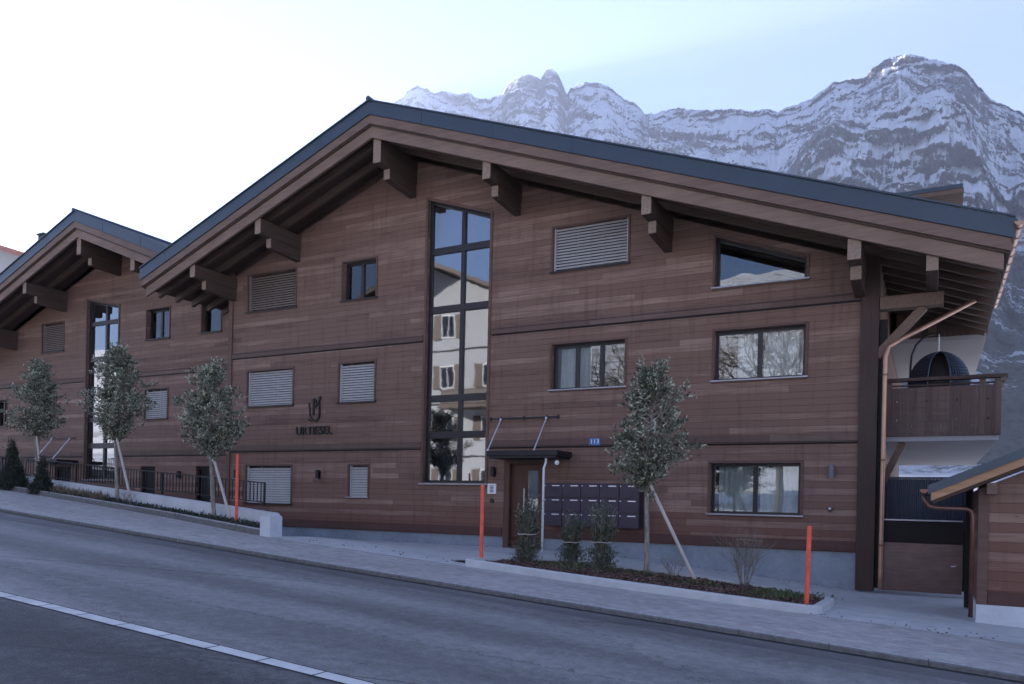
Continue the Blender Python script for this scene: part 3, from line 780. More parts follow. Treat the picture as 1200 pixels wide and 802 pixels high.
# ------------------------------------------------------------------ ground surfaces
def sheet(name, x0, x1, ya, yb, nx, ny, hf, mat, skirt=0):
    """ya/yb may be functions of x"""
    fa = ya if callable(ya) else (lambda x: ya); fb = yb if callable(yb) else (lambda x: yb)
    m = MB(); vs = []; fs = []
    for i in range(nx+1):
        x = x0+(x1-x0)*i/nx
        for j in range(ny+1):
            y = fa(x)+(fb(x)-fa(x))*j/ny; vs.append((x, y, hf(x, y)))
    q = lambda i, j: i*(ny+1)+j
    for i in range(nx):
        for j in range(ny): fs.append((q(i,j), q(i+1,j), q(i+1,j+1), q(i,j+1)))
    m.add(vs, fs)
    o = m.build(name, mat, None, smooth=True)
    return props(o, kind='structure')

def asphalt():
    s = N('asphalt'); p = s.pos(); o = s.sep(p)
    fine = s.math('ADD', s.math('MULTIPLY', s.noise(p, 70, 2, .9), .6), s.math('MULTIPLY', s.noise(p, 24, 4, .85), .4)); mid = s.noise(p, 7, 5, .7); big = s.noise(s.comb(s.math('MULTIPLY', o[0], .22), o[1], 0.0), 1.1, 5, .55)
    # worn wheel tracks along the street
    w = s.n('ShaderNodeTexWave', wave_type='BANDS', bands_direction='Y'); s.set(w, 'Vector', s.comb(s.math('MULTIPLY', o[0], .02), o[1], 0.0)); s.set(w, 'Scale', .19); s.set(w, 'Distortion', 1.4); s.set(w, 'Detail', 3.0); s.set(w, 'Phase Offset', 1.2)
    f = s.math('ADD', s.math('ADD', s.math('MULTIPLY', fine, .45), s.math('MULTIPLY', mid, .22)), s.math('ADD', s.math('MULTIPLY', big, .26), s.math('MULTIPLY', w.outputs[0], .07)))
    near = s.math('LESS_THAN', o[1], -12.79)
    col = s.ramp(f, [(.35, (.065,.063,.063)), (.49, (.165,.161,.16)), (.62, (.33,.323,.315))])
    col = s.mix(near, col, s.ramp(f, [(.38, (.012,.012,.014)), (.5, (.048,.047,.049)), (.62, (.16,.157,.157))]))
    # aggregate flecks and tar patches
    v = s.n('ShaderNodeTexVoronoi'); s.set(v, 'Vector', p); s.set(v, 'Scale', 38.0)
    fl = s.math('LESS_THAN', v.outputs[0], .16)
    col = s.mix(s.math('MULTIPLY', fl, .5), col, (.34,.33,.33,1))
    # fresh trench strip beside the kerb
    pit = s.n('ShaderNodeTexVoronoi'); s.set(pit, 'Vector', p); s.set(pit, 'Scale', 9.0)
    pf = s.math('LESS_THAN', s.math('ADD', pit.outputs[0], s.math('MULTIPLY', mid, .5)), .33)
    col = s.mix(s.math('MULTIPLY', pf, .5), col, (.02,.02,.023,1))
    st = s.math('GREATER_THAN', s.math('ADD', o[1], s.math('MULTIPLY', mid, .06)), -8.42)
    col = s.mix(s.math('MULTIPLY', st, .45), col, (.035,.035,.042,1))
    cr = s.n('ShaderNodeTexVoronoi', feature='DISTANCE_TO_EDGE'); s.set(cr, 'Vector', s.comb(s.math('ADD', s.math('MULTIPLY', o[0], .35), s.math('MULTIPLY', mid, .5)), s.math('ADD', o[1], s.math('MULTIPLY', mid, .6)), 0.0)); s.set(cr, 'Scale', .35)
    ck = s.math('LESS_THAN', cr.outputs[0], .0035)
    col = s.mix(s.math('MULTIPLY', ck, .6), col, (.012,.012,.015,1))
    r = s.math('ADD', .52, s.math('MULTIPLY', fine, .3))
    return s.done(s.bsdf(col, r, s.bump(s.math('ADD', fine, s.math('MULTIPLY', fl, .3)), .55, .012), 0, .4))
def paving(name, lo, hi, seam=False):
    s = N(name); p = s.pos(); o = s.sep(p)
    fine = s.noise(p, 60, 3, .7); mid = s.noise(p, 4, 5, .6); big = s.noise(s.comb(s.math('MULTIPLY', o[0], .4), o[1], 0.0), .9, 4)
    f = s.math('ADD', s.math('ADD', s.math('MULTIPLY', fine, .3), s.math('MULTIPLY', mid, .35)), s.math('MULTIPLY', big, .35))
    col = s.ramp(f, [(.34, lo), (.66, hi)])
    v = s.n('ShaderNodeTexVoronoi'); s.set(v, 'Vector', p); s.set(v, 'Scale', 1.3)
    sp = s.math('LESS_THAN', s.math('ADD', v.outputs[0], s.math('MULTIPLY', mid, .12)), .11)
    col = s.mix(s.math('MULTIPLY', sp, .55), col, C4(tuple(x*.3 for x in lo)))
    h = fine
    if seam:
        stk = s.noise(s.comb(s.math('MULTIPLY', o[0], 1.6), s.math('MULTIPLY', o[1], 22), 0.0), 1.5, 6, .75)
        col = s.mix(s.ramp(stk, [(.45, 0), (.62, .75)]), col, C4(tuple(x*.55 for x in lo)))
        stp = s.math('FRACT', s.math('DIVIDE', o[0], .105)); row = s.math('FLOOR', s.math('DIVIDE', o[1], .10))
        jy = s.math('LESS_THAN', s.math('FRACT', s.math('DIVIDE', o[1], .10)), .14)
        wn = s.n('ShaderNodeTexWhiteNoise', noise_dimensions='3D'); s.set(wn, 'Vector', s.comb(s.math('FLOOR', s.math('ADD', s.math('DIVIDE', o[0], .105), s.math('MULTIPLY', row, .37))), row, 0.0))
        col = s.mix(s.math('MULTIPLY', wn.outputs[0], .35), col, C4(tuple(x*.6 for x in lo)))
        col = s.mix(s.math('MULTIPLY', jy, .30), col, C4(tuple(x*.4 for x in lo)))
    return s.done(s.bsdf(col, .8, s.bump(h, .3, .006), 0, .3))
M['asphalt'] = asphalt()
M['walk'] = paving('sidewalk pavers', (.32,.30,.29), (.62,.585,.57), True)
M['fore'] = paving('forecourt concrete', (.33,.333,.335), (.60,.60,.60))
M['bedkerb'] = paving('bed kerb stone', (.36,.37,.385), (.58,.585,.60))
M['kerb'] = paving('granite kerb', (.20,.20,.215), (.34,.34,.36))
def kerbmat():
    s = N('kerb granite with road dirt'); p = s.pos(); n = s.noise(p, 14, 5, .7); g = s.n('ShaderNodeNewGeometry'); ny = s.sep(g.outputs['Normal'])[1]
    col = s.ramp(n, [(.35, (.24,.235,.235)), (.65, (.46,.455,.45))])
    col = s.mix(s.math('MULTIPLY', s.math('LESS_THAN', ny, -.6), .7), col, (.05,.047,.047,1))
    return s.done(s.bsdf(col, .8, s.bump(n, .4, .01), 0, .3))
M['kerb'] = kerbmat()
M['stone_line'] = paving('pale paver strip', (.42,.42,.41), (.80,.795,.78))
def snowground():
    s = N('snowy ground'); p = s.pos(); n = s.noise(p, .15, 6, .6); n2 = s.noise(p, 3, 5)
    f = s.math('ADD', s.math('MULTIPLY', n, .7), s.math('MULTIPLY', n2, .3))
    col = s.ramp(f, [(.34, (.2,.18,.14)), (.42, (.3,.29,.26)), (.46, (.82,.84,.86))])
    return s.done(s.bsdf(col, .8, s.bump(n2, .4, .1), 0, .3))
M['snowground'] = snowground()

def kerbY(x): return -7.88 + (0.035*(-9-x) if x < -9 else 0)*1.0 - .02*max(0, min(1, (x+9)/9))*0
RZ = -.062
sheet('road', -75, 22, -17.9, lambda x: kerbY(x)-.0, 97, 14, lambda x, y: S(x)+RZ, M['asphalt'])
# kerb stones, one real step above the road
m = MB(); x = -75.0
while x < 22:
    a, b = x+.004, x+.996
    vs = []
    for q in (a, b):
        y = kerbY(q); zt = S(q)+.004
        vs += [(q,y-.02,zt-.2),(q,y-.02,zt-.015),(q,y-.005,zt),(q,y+.13,zt),(q,y+.13,zt-.2)]
    m.add(vs, [(0,1,6,5),(1,2,7,6),(2,3,8,7),(3,4,9,8),(4,3,2,1,0),(5,6,7,8,9)])
    x += 1.0
props(m.build('kerb', M['kerb']), kind='structure')
seam = lambda x: -5.5 + (.0 if x > -12 else 0) - (.28*max(0, min(1, (-x-9)/3)) if x > -12.2 else .28) + (0.33*max(0, (-12.2-x))*.5 if x < -12.2 else 0)
def seamY(x):
    P = [(-75,3.5),(-30,-2.9),(-24.8,-3.9),(-19.7,-4.5),(-16,-5.0),(-12,-5.84),(-7,-5.9),(-1.4,-5.6),(1.1,-5.5),(22,-5.5)]
    for (a,za),(b,zb) in zip(P, P[1:]):
        if x <= b: return za+(zb-za)*(x-a)/(b-a)
    return -5.5
sheet('sidewalk', -75, 22, lambda x: kerbY(x)+.13, seamY, 120, 6, lambda x, y: S(x), M['walk'])
sheet('forecourt', -11.72, 22, lambda x: seamY(x)+.0, .1, 90, 24, lambda x, y: G(x, y)+.002, M['fore'])
sheet('terrace', -60, -11.70, -3.15, 1.5, 40, 4, lambda x, y: .44, M['fore'])
def yard(x, y): return Wl(x)-.01-.04*max(0, y)
sheet('yard', -1.1, 22, .1, 14, 24, 12, yard, M['fore'])
sheet('far_verge', -75, 22, -60, -17.9, 60, 30, lambda x, y: S(x)-.02+.06*max(0, -y-19.5), M['snowground'])
m = MB()
for i in range(97):
    a, b = -75+i, -74+i
    m.add([(a,kerbY(a)-.10,S(a)+RZ+.004),(b,kerbY(b)-.10,S(b)+RZ+.004),(b,kerbY(b)-.021,S(b)+RZ+.004),(a,kerbY(a)-.021,S(a)+RZ+.004)], [(0,1,2,3)])
props(m.build('gutter_joint', plain('tar joint', (.010,.010,.012), .7, 0, .4, 9, .3)), kind='structure')
# inlaid pale stone strip down the road
m = MB(); tj = MB(); x = -60.0
while x < 20:
    a, b = x+.009, x+.591
    jt = random.Random(int(x*10)).uniform(-.008,.008); for_y = lambda q: -12.70+jt
    tj.add([(a-.01,for_y(a)-.09,S(a)+RZ+.003),(b+.01,for_y(b)-.09,S(b)+RZ+.003),(b+.01,for_y(b)+.105,S(b)+RZ+.003),(a-.01,for_y(a)+.105,S(a)+RZ+.003)], [(0,1,2,3)])
    m.add([(a,for_y(a)-.075,S(a)+RZ+.007),(b,for_y(b)-.075,S(b)+RZ+.007),(b,for_y(b)+.075,S(b)+RZ+.007),(a,for_y(a)+.075,S(a)+RZ+.007)], [(0,1,2,3)])
    x += .6
props(m.build('road_marking', M['stone_line']), kind='structure'); props(tj.build('marking_joint', plain('dark mortar', (.03,.029,.032), .8, 0, .4, 12, .3)), kind='structure')
# base terrain, one sheet to the horizon: valley behind the houses, slope on the near side
def terrain(x, y):
    if y > 12: d = y-12; z = -1.5 - 26*(1-math.exp(-d/90)) + noise.noise((x*.01, y*.01, 0))*3*min(1, d/60)
    elif y < -40: d = -40-y; z = S(max(-75, min(22, x)))-1.2 + .30*d + noise.noise((x*.008, y*.008, 5))*min(1, d/80)*18
    else: z = -1.6
    xs = S(max(-75, min(22, x)))
    if -40 <= y <= 12: z = min(z+xs, xs-1.2)
    elif y > 12: z += xs*max(0, 1-(y-12)/60)
    return z
m = MB(); xs_ = [-3000,-2000,-1200,-700,-400,-250,-150,-100,-75,-50,-25,0,22,50,100,180,300,500,900,1500,2300,3000]
ys_ = [-1500,-1000,-700,-450,-300,-200,-140,-100,-75,-60,-50,-40,-20,0,12,20,35,60,100,160,250,400,700]
vs = [(x,y,terrain(x,y)) for x in xs_ for y in ys_]; ny = len(ys_)
m.add(vs, [(i*ny+j,(i+1)*ny+j,(i+1)*ny+j+1,i*ny+j+1) for i in range(len(xs_)-1) for j in range(ny-1)])
props(m.build('ground', M['snowground'], smooth=True), kind='structure')

# ---- planting beds
def soil(name, c1, c2):
    s = N(name); p = s.pos(); n = s.noise(p, 26, 5, .7); v = s.n('ShaderNodeTexVoronoi'); s.set(v, 'Vector', p); s.set(v, 'Scale', 30.0)
    col = s.ramp(s.math('ADD', s.math('MULTIPLY', n, .6), s.math('MULTIPLY', s.sep(v.outputs['Color'])[0], .4)), [(.35, c1), (.7, c2)])
    return s.done(s.bsdf(col, .9, s.bump(n, .8, .04), 0, .2))
M['mulch'] = soil('bark mulch', (.03,.017,.015), (.15,.085,.072))
M['bark'] = soil('bark chips', (.05,.028,.024), (.26,.155,.13))
M['leaf_litter'] = soil('dark soil', (.02,.018,.016), (.10,.085,.07))
outer = [(-7.12,-5.80),(-6.4,-5.86),(-5.2,-5.87),(-3.9,-5.82),(-2.7,-5.74),(-1.75,-5.66),(-1.5,-5.58),(-1.36,-5.4),(-1.34,-4.6),(-1.36,-3.9),(-1.5,-3.4),(-1.75,-3.12),(-2.5,-2.98),(-4.1,-2.92),(-5.4,-3.0),(-6.3,-3.25),(-6.75,-3.7),(-7.02,-4.6),(-7.18,-5.6)]
cxm = sum(p[0] for p in outer)/len(outer); cym = sum(p[1] for p in outer)/len(outer)
def inset(pts, d):
    out = []; n = len(pts)
    for i in range(n):
        a = Vector(pts[i-1]); b = Vector(pts[i]); c = Vector(pts[(i+1) % n])
        t = ((b-a).normalized()+(c-b).normalized()).normalized(); nn = Vector((-t.y, t.x))
        out.append((b.x+nn.x*d, b.y+nn.y*d))
    return out
inner = inset(outer, .13); inner_s = inset(outer, .135)
m = MB(); n = len(outer); KH = .12
vs = []
for (ox, oy), (ix, iy) in zip(outer, inner):
    z = G(ox, oy)+KH; vs += [(ox,oy,z-.3),(ox,oy,z-.012),(ox+(ix-ox)*.1,oy+(iy-oy)*.1,z),(ix,iy,z),(ix,iy,z-.3)]
fs = []
for i in range(n):
    j = (i+1) % n
    for k in range(4): fs.append((i*5+k, i*5+k+1, j*5+k+1, j*5+k))
m.add(vs, fs)
bedk = thing('planting_bed', (-4.3,-4.4,.3), 'kerbed bark mulch bed in front of the entrance and mailboxes', 'planting bed')
m.build('kerb_edge', M['bedkerb'], bedk)
def inpoly(x, y, P):
    c = False; j = len(P)-1
    for i in range(len(P)):
        if (P[i][1] > y) != (P[j][1] > y) and x < (P[j][0]-P[i][0])*(y-P[i][1])/(P[j][1]-P[i][1])+P[i][0]: c = not c
        j = i
    return c
def bedz(x, y): return G(x, y)+.045+.035*noise.noise((x*1.3, y*1.3, 2))+.02*noise.noise((x*6, y*6, 7))
# mulch surface fan on a grid clipped to the kerb
m = MB(); vs = [(cxm, cym, bedz(cxm, cym))]; R_ = 14
for k in range(1, R_+1):
    for (ix, iy) in inner_s:
        x = cxm+(ix-cxm)*k/R_; y = cym+(iy-cym)*k/R_; vs.append((x, y, bedz(x, y)-(.0 if k < R_ else .03)))
fs = [(0, 1+i, 1+(i+1) % n) for i in range(n)]
for k in range(1, R_):
    for i in range(n):
        a = 1+(k-1)*n; b = 1+k*n; fs.append((a+i, b+i, b+(i+1) % n, a+(i+1) % n))
m.add(vs, fs); m.build('mulch', M['mulch'], bedk, smooth=True)
rb = random.Random(11)
def chips(count, pt, zf, sz=(.03,.10)):
    m = MB()
    for _ in range(count):
        x, y = pt(); z = zf(x, y)+rb.uniform(.0,.03); a = rb.uniform(0, 6.3); l = rb.uniform(*sz); w_ = l*rb.uniform(.25,.5); t = rb.uniform(-.5,.5)
        dx = Vector((math.cos(a), math.sin(a), t*.7))*l/2; dy = Vector((-math.sin(a), math.cos(a), rb.uniform(-.5,.5)))*w_/2; c = Vector((x,y,z)); h = Vector((0,0,.008))
        m.add([c-dx-dy, c+dx-dy, c+dx+dy, c-dx+dy, c-dx-dy+h, c+dx-dy+h, c+dx+dy+h, c-dx+dy+h], [(4,5,6,7),(0,1,5,4),(1,2,6,5),(2,3,7,6),(3,0,4,7)])
    return m
def bedpt():
    while True:
        x, y = rb.uniform(-7.1,-1.4), rb.uniform(-5.8,-2.95)
        if inpoly(x, y, inner_s): return x, y
props(chips(5200, bedpt, bedz).build('bark_chips', M['bark']), 'loose bark chips strewn over the mulch bed by the entrance', 'bark chips', kind='stuff')

def gritpt():
    if rb.random() < .5: return rb.uniform(-11,3), -5.6+abs(rb.gauss(0,.25))-.1
    x = rb.uniform(-17,-1.2); return x, -.04-abs(rb.gauss(0,.10))
props(chips(230, gritpt, lambda x, y: (G(x, y) if x > -11.7 else .44)+.002, (.012,.035)).build('grit', M['bark']), 'loose grit and leaf scraps on the pale paving before the chalet', 'grit', kind='stuff')
# left planter: low kerb, soil, white retaining wall with railing
lp = thing('street_planter', (-20,-4.2,1.3), 'long planter strip of dark soil with low kerb and pale retaining wall beside the street', 'planter')
def wallY(x):
    P = [(-62,-1.6),(-30,-2.7),(-22.8,-3.35),(-19.8,-3.72),(-15,-4.42),(-12.7,-4.85),(-11.86,-5.6),(0,-5.6)]
    for (a,za),(b,zb) in zip(P, P[1:]):
        if x <= b: return za+(zb-za)*(x-a)/(b-a)
m = MB(); X0, X1, NN = -62.0, -11.98, 100; vs = []
for i in range(NN+1):
    x = X0+(X1-X0)*i/NN; y = seamY(x)+.02; z = S(x)+.13
    vs += [(x,y,z-.4),(x,y,z-.01),(x,y+.015,z),(x,y+.12,z),(x,y+.12,z-.4)]
m.add(vs, [(i*5+k,i*5+k+1,(i+1)*5+k+1,(i+1)*5+k) for i in range(NN) for k in range(4)])
m.build('kerb_edge', M['kerb'], lp)
TW = lambda x: S(x)+.40
m = MB(); px_ = [-62,-50,-40,-30,-26,-22.8,-21,-19.8,-17,-15,-14,-12.7,-12.3,-11.86]
for a, b in zip(px_, px_[1:]):
    ya, yb = wallY(a), wallY(b)
    m.add([(a,ya,-.2),(b,yb,-.2),(b,yb,TW(b)),(a,ya,TW(a)),(a,ya+.22,-.2),(b,yb+.22,-.2),(b,yb+.22,TW(b)),(a,ya+.22,TW(a))], [(0,1,2,3),(7,6,5,4),(3,2,6,7)])
m.box(-11.99,-11.72,-5.84,-5.50,.3,TW(-11.9)+.005)
m.build('retaining_wall', M['white_concrete'], lp)
m = MB(); m.prism([(-3.30,-.2),(-3.06,-.2),(-3.06,1),(-3.30,1)], 'x', 0, 1) if False else None
for (a, b) in [(-62+i*2.0, -62+i*2.0+2.0) for i in range(23)]+[(-16.0,-14.6)]:
    m.prism([(a,-.2),(b,-.2),(b,TW(b)-.12),(a,TW(a)-.12)], 'y', -3.30 if b > -21 else -2.6, -3.06 if b > -21 else -2.4)
m.build('inner_wall', M['darkmetal'], lp)
def spz(x, y): return S(x)+.09+.05*noise.noise((x*1.1, y*1.1, 9))+.02*noise.noise((x*7, y*7, 1))
vs = []
for i in range(181):
    x = -62+50*i/180
    for j in range(7):
        y0 = seamY(x)+.12; y = y0+(wallY(x)+.05-y0)*j/6; vs.append((x, y, spz(x, y)))
MB().add(vs, [(i*7+j,(i+1)*7+j,(i+1)*7+j+1,i*7+j+1) for i in range(180) for j in range(6)]).build('soil', M['leaf_litter'], lp, smooth=True)

rg = thing('metal_railing', (-20,-3.18,1.8), 'dark metal bar railing on the pale retaining wall before the chalets', 'railing')
k = MB(); RT = lambda x: TW(x)+.56
k.beam((-34,-3.18,RT(-34)), (-14.62,-3.18,RT(-14.62)), .045, .03); k.beam((-34,-3.18,TW(-34)+.08), (-14.62,-3.18,TW(-14.62)+.08), .035, .025)
k.build('rails', M['darkmetal'], rg)
for i in range(11):
    x = -14.62-i*1.9; MB().box(x-.02,x+.02,-3.20,-3.16,TW(x)-.02,RT(x)).build('post', M['darkmetal'], rg)
bar = None
for i in range(90):
    x = -14.74-i*.125
    if bar is None:
        bar = MB().box(x-.008,x+.008,-3.19,-3.17,TW(x)+.08,RT(x)).build('baluster', M['darkmetal'], rg)
    else:
        c = bar.copy(); COL.objects.link(c); c.parent = rg; c.location = (-i*.125, 0, S(x)-S(-14.74))
k = MB()
for i in range(90, 158):
    x = -14.74-i*.125; k.box(x-.008,x+.008,-3.19,-3.17,TW(x)+.08,RT(x))
props(k.build('far_balusters', M['darkmetal'], rg), kind='stuff')
# gully grate in the forecourt
gr = thing('drain_grate', (-7.45,-5.45,.5), 'small dark drain grate in the pale paving left of the mulch bed', 'drain')
k = MB(); cx_, cy_ = -7.5, -5.3; zz = G(cx_, cy_)
for i in range(6): k.box(cx_-.2,cx_+.2,cy_-.15+i*.055,cy_-.125+i*.055,zz,zz+.012)
k.box(cx_-.22,cx_-.2,cy_-.17,cy_+.17,zz,zz+.013); k.box(cx_+.2,cx_+.22,cy_-.17,cy_+.17,zz,zz+.013)
k.build('bars', M['darkmetal'], gr)
MB().box(cx_-.2,cx_+.2,cy_-.17,cy_+.17,zz-.02,zz+.004).build('pit', M['blackwood'], gr)

# ------------------------------------------------------------------ vegetation
def leafmat(name, lo, hi, rough=.45, trans=.25):
    s = N(name); oi = s.n('ShaderNodeObjectInfo'); p = s.pos()
    n = s.noise(p, 5.5, 3); n2 = s.n('ShaderNodeNewGeometry').outputs['Random Per Island']
    col = s.ramp(s.math('ADD', s.math('MULTIPLY', n, .5), s.math('MULTIPLY', n2, .5)), [(.32, lo), (.55, tuple(x*.5+y*.35 for x, y in zip(lo, hi))), (.74, hi)])
    b = s.bsdf(col, rough, None, 0, .5)
    t = s.n('ShaderNodeBsdfTranslucent'); s.set(t, 'Color', col)
    mx = s.n('ShaderNodeMixShader'); s.set(mx, 0, trans); s.set(mx, 1, b); s.set(mx, 2, t)
    return s.done(mx.outputs[0])
M['olive'] = leafmat('grey green leaves', (.06,.068,.036), (.66,.67,.50), .34, .3)
M['dark_leaf'] = leafmat('dark conifer needles', (.018,.028,.018), (.06,.075,.05), .6, .1)
M['yew'] = leafmat('dull evergreen needles', (.06,.07,.045), (.24,.25,.18), .55, .15)
M['dry'] = leafmat('dry leaves', (.16,.12,.08), (.32,.25,.17), .7)
M['ground_leaf'] = leafmat('low green leaves', (.05,.08,.03), (.16,.19,.08), .6)
def barkmat(name, c):
    s = N(name); p = s.pos(); o = s.sep(p)
    n = s.noise(s.comb(s.math('MULTIPLY', o[0], 20), s.math('MULTIPLY', o[1], 20), s.math('MULTIPLY', o[2], 5)), 1, 5, .7)
    col = s.ramp(n, [(.35, tuple(x*.45 for x in c)), (.62, c)])
    return s.done(s.bsdf(col, .8, s.bump(n, .6, .01), 0, .2))
M['pale_bark'] = barkmat('pale bark', (.36,.32,.27))
M['dark_bark'] = barkmat('dark bark', (.10,.08,.065))
M['stake'] = wood_solid('peeled stake wood', (.50,.44,.40), 2, .2)
M['twig'] = barkmat('dry twigs', (.30,.25,.2))

def leaf(m, c, d, l, w_, rnd):
    d = d.normalized(); s = d.cross(Vector((rnd.uniform(-1,1), rnd.uniform(-1,1), rnd.uniform(-1,1)))).normalized()
    t = d*l; nrm = d.cross(s)*(w_*.25)
    m.add([c, c+t*.45+s*w_/2+nrm, c+t, c+t*.45-s*w_/2+nrm], [(0,1,2,3)])

def standard_tree(x, y, zb, zt, rx, label, seed, lean=(0,0)):
    """round-headed young street tree: pale stem, twiggy limbs, many small leaves in clumps"""
    r = random.Random(seed)
    t = thing('young_tree', (x, y, zb), label, 'tree', 'young trees planted along the street front')
    H = zt-zb; z0 = zb+H*.42
    top = Vector((x+lean[0], y+lean[1], zt-.35))
    ax = lambda f: Vector((x,y,zb)).lerp(top, f) + Vector((.02*math.sin(f*7+seed), .02*math.cos(f*5), 0))
    tr = MB(); tr.tube([ax(f) for f in (0,.03,.2,.4,.6,.8,1)], [.075,.052,.046,.042,.032,.018,.006], 10)
    cr = MB(); limbs = MB()
    clumps = []
    def env(f):  # crown half width, widest low down, tapering to the tip
        return rx*(math.sin(min(1, f/.33)*math.pi/2)**.7 if f < .33 else max(.05, (1-((f-.33)/.67)**1.55)))*.97
    cz = lambda f: z0+f*(zt-z0)
    for k in range(105):
        f = r.uniform(0.0, .93); a = r.uniform(0, 6.283); rr_ = env(f)*r.uniform(.4, 1.06)*(1+.15*math.sin(a*3+seed)+.13*math.sin(a*2-f*9+seed*2))
        c0 = ax(min(1, max(.36, (cz(f)-.25-zb)/(zt-.35-zb))))
        tip = Vector((top.x*f+x*(1-f)+rr_*math.cos(a), top.y*f+y*(1-f)+rr_*math.sin(a), cz(f)+.12))
        mid = c0.lerp(tip, .5)+Vector((0,0,-.05))
        limbs.tube([c0, mid, tip], [.014,.009,.003], 5, False)
        clumps.append((c0, mid, tip))
    for c0, mid, tip in clumps:
        for q in range(4):
            b0 = c0.lerp(tip, r.uniform(.35,.95)); dv = Vector((r.gauss(0,1), r.gauss(0,1), r.gauss(.5,.8))).normalized()
            L = r.uniform(.10,.30); e = b0+dv*L+ (tip-c0).normalized()*r.uniform(.02,.12)
            limbs.tube([b0, e], [.005,.002], 4, False)
            for w_ in range(r.randint(18, 34)):
                g = r.uniform(.1, 1.08); p0 = b0.lerp(e, g)+Vector((r.gauss(0,.028), r.gauss(0,.028), r.gauss(0,.028)))
                ld = (e-b0).normalized()*.6+Vector((r.gauss(0,.8), r.gauss(0,.8), r.gauss(.15,.8)))
                leaf(cr, p0, ld, r.uniform(.055,.10), r.uniform(.026,.046), r)
    # a few stray shoots past the outline
    for k in range(9):
        f = r.uniform(.05,1); a = r.uniform(0,6.28); b0 = Vector((x+env(f)*.85*math.cos(a), y+env(f)*.85*math.sin(a), cz(f)))
        dv = Vector((math.cos(a), math.sin(a), r.uniform(.3,1.6))).normalized(); e = b0+dv*r.uniform(.16,.34)
        limbs.tube([ax(min(1, max(.36, (b0.z-.2-zb)/(zt-.35-zb)))),b0,e],[.008,.005,.002],4,False)
        for w_ in range(12): leaf(cr, b0.lerp(e, r.random()), dv+Vector((r.gauss(0,.8),r.gauss(0,.8),r.gauss(0,.6))), r.uniform(.04,.07), .022, r)
    tr.v += []; tk = tr.build('trunk', M['pale_bark'], t, smooth=True)
    limbs.build('branches', M['pale_bark'], t); cr.build('crown', M['olive'], t)
    return t
def stake(x0, y0, z0, x1, y1, z1, label, r_=.035):
    t = thing('support_stake', (x1, y1, z1), label, 'stake', 'slanting stakes propping the young trees')
    MB().tube([(x0,y0,z0),(x1,y1,z1)], [r_*.9, r_], 10).build('pole', M['stake'], t)
    MB().tube([(x0-.07,y0,z0-.08),(x0+.03,y0-.02,z0-.10),(x0-.0,y0+.05,z0-.09),(x0-.07,y0,z0-.08)], .012, 6).build('tie', M['darkmetal'], t)
T1X, T2X, T3X = -23.65, -19.25, -14.65
TREES = [(T1X,-3.5,S(T1X)+.06,5.45,.98,'leftmost young tree with silvery crown in front of the second chalet',1,(.0,0)),
         (T2X,-3.95,S(T2X)+.06,5.45,.98,'young tree in front of the tall window of the second chalet',2,(-.1,0)),
         (T3X,-4.7,S(T3X)+.06,4.65,.92,'young tree beside the red pole where the two chalets meet',3,(-.25,0)),
         (-4.66,-3.45,G(-4.66,-3.45)+.05,4.15,.90,'young tree standing in the mulch bed right of the mailboxes',14,(.06,0))]
for a in TREES: standard_tree(*a[:5], a[5], a[6], a[7])
stake(T2X+.05,-4.0,S(T2X)+1.75,T2X+.8,-4.05,S(T2X+.8)+.06,'pale stake leaning against the young tree before the tall window of the second chalet')
stake(T3X+.05,-4.75,S(T3X)+1.4,T3X+.75,-4.85,S(T3X+.75)+.06,'pale stake leaning left against the young tree beside the red pole')
stake(-4.62,-3.5,2.05,-3.73,-3.45,.28,'pale stake leaning against the young tree in the mulch bed')
stake(T1X+.05,-3.55,S(T1X)+1.75,T1X+.6,-3.65,S(T1X+.6)+.06,'pale stake leaning against the leftmost young tree')

def column_shrub(x, y, zb, h, rw, mat, label, seed, name='columnar_shrub', tied=True, dens=1.0, grp='tied columnar shrubs in the mulch bed', cone=False):
    r = random.Random(seed); t = thing(name, (x,y,zb), label, 'shrub', grp)
    st_ = MB(); fo = MB()
    for k in range(int(26*dens)):
        a = r.uniform(0,6.28); q = r.uniform(.1,1); tw = (.10 if not cone else .0)
        hh = h*r.uniform(.45, 1.0) if not cone else h*(1-.85*q)*r.uniform(.8,1)
        p0 = Vector((x+.04*math.cos(a), y+.04*math.sin(a), zb)); p1 = Vector((x+rw*q*math.cos(a), y+rw*q*math.sin(a), zb+hh*.5)); p2 = Vector((x+rw*q*(1.15 if not cone else .8)*math.cos(a+.2), y+rw*q*(1.15 if not cone else .8)*math.sin(a+.2), zb+hh))
        if tied:
            sc_ = .55; p1 = Vector((x+rw*q*sc_*math.cos(a), y+rw*q*sc_*math.sin(a), zb+h*.42)); 
        st_.tube([p0,p1,p2],[.009,.006,.002],4,False)
        for j in range(int(95*h)):
            f = r.uniform(.04,1); pp = p0.lerp(p1, f*2) if f < .5 else p1.lerp(p2, f*2-1)
            bulge = 1 if not tied else (.7+.5*abs(f-.42)*2)
            if f < .36: pp = pp+Vector((r.gauss(0,rw*.42), r.gauss(0,rw*.42), 0))
            d = Vector((r.gauss(0,.7), r.gauss(0,.7), r.uniform(.3,1.5)))
            leaf(fo, pp+Vector((r.gauss(0,.03), r.gauss(0,.03), r.gauss(0,.03))), d, r.uniform(.06,.12), r.uniform(.014,.026), r)
    st_.build('stems', M['twig'], t); fo.build('foliage', mat, t)
    if tied:
        z = zb+h*.42; rr_ = rw*.72
        MB().tube([(x+rr_*math.cos(a*.7), y+rr_*math.sin(a*.7), z+.008*math.sin(a*3)) for a in range(10)], .009, 5, False).build('string', M['stake'], t)
    return t
bz = lambda x, y: G(x, y)+.04
column_shrub(-6.62,-4.45,bz(-6.6,-4.45),1.28,.24,M['yew'],'tied evergreen shrub right in front of the entrance door',21)
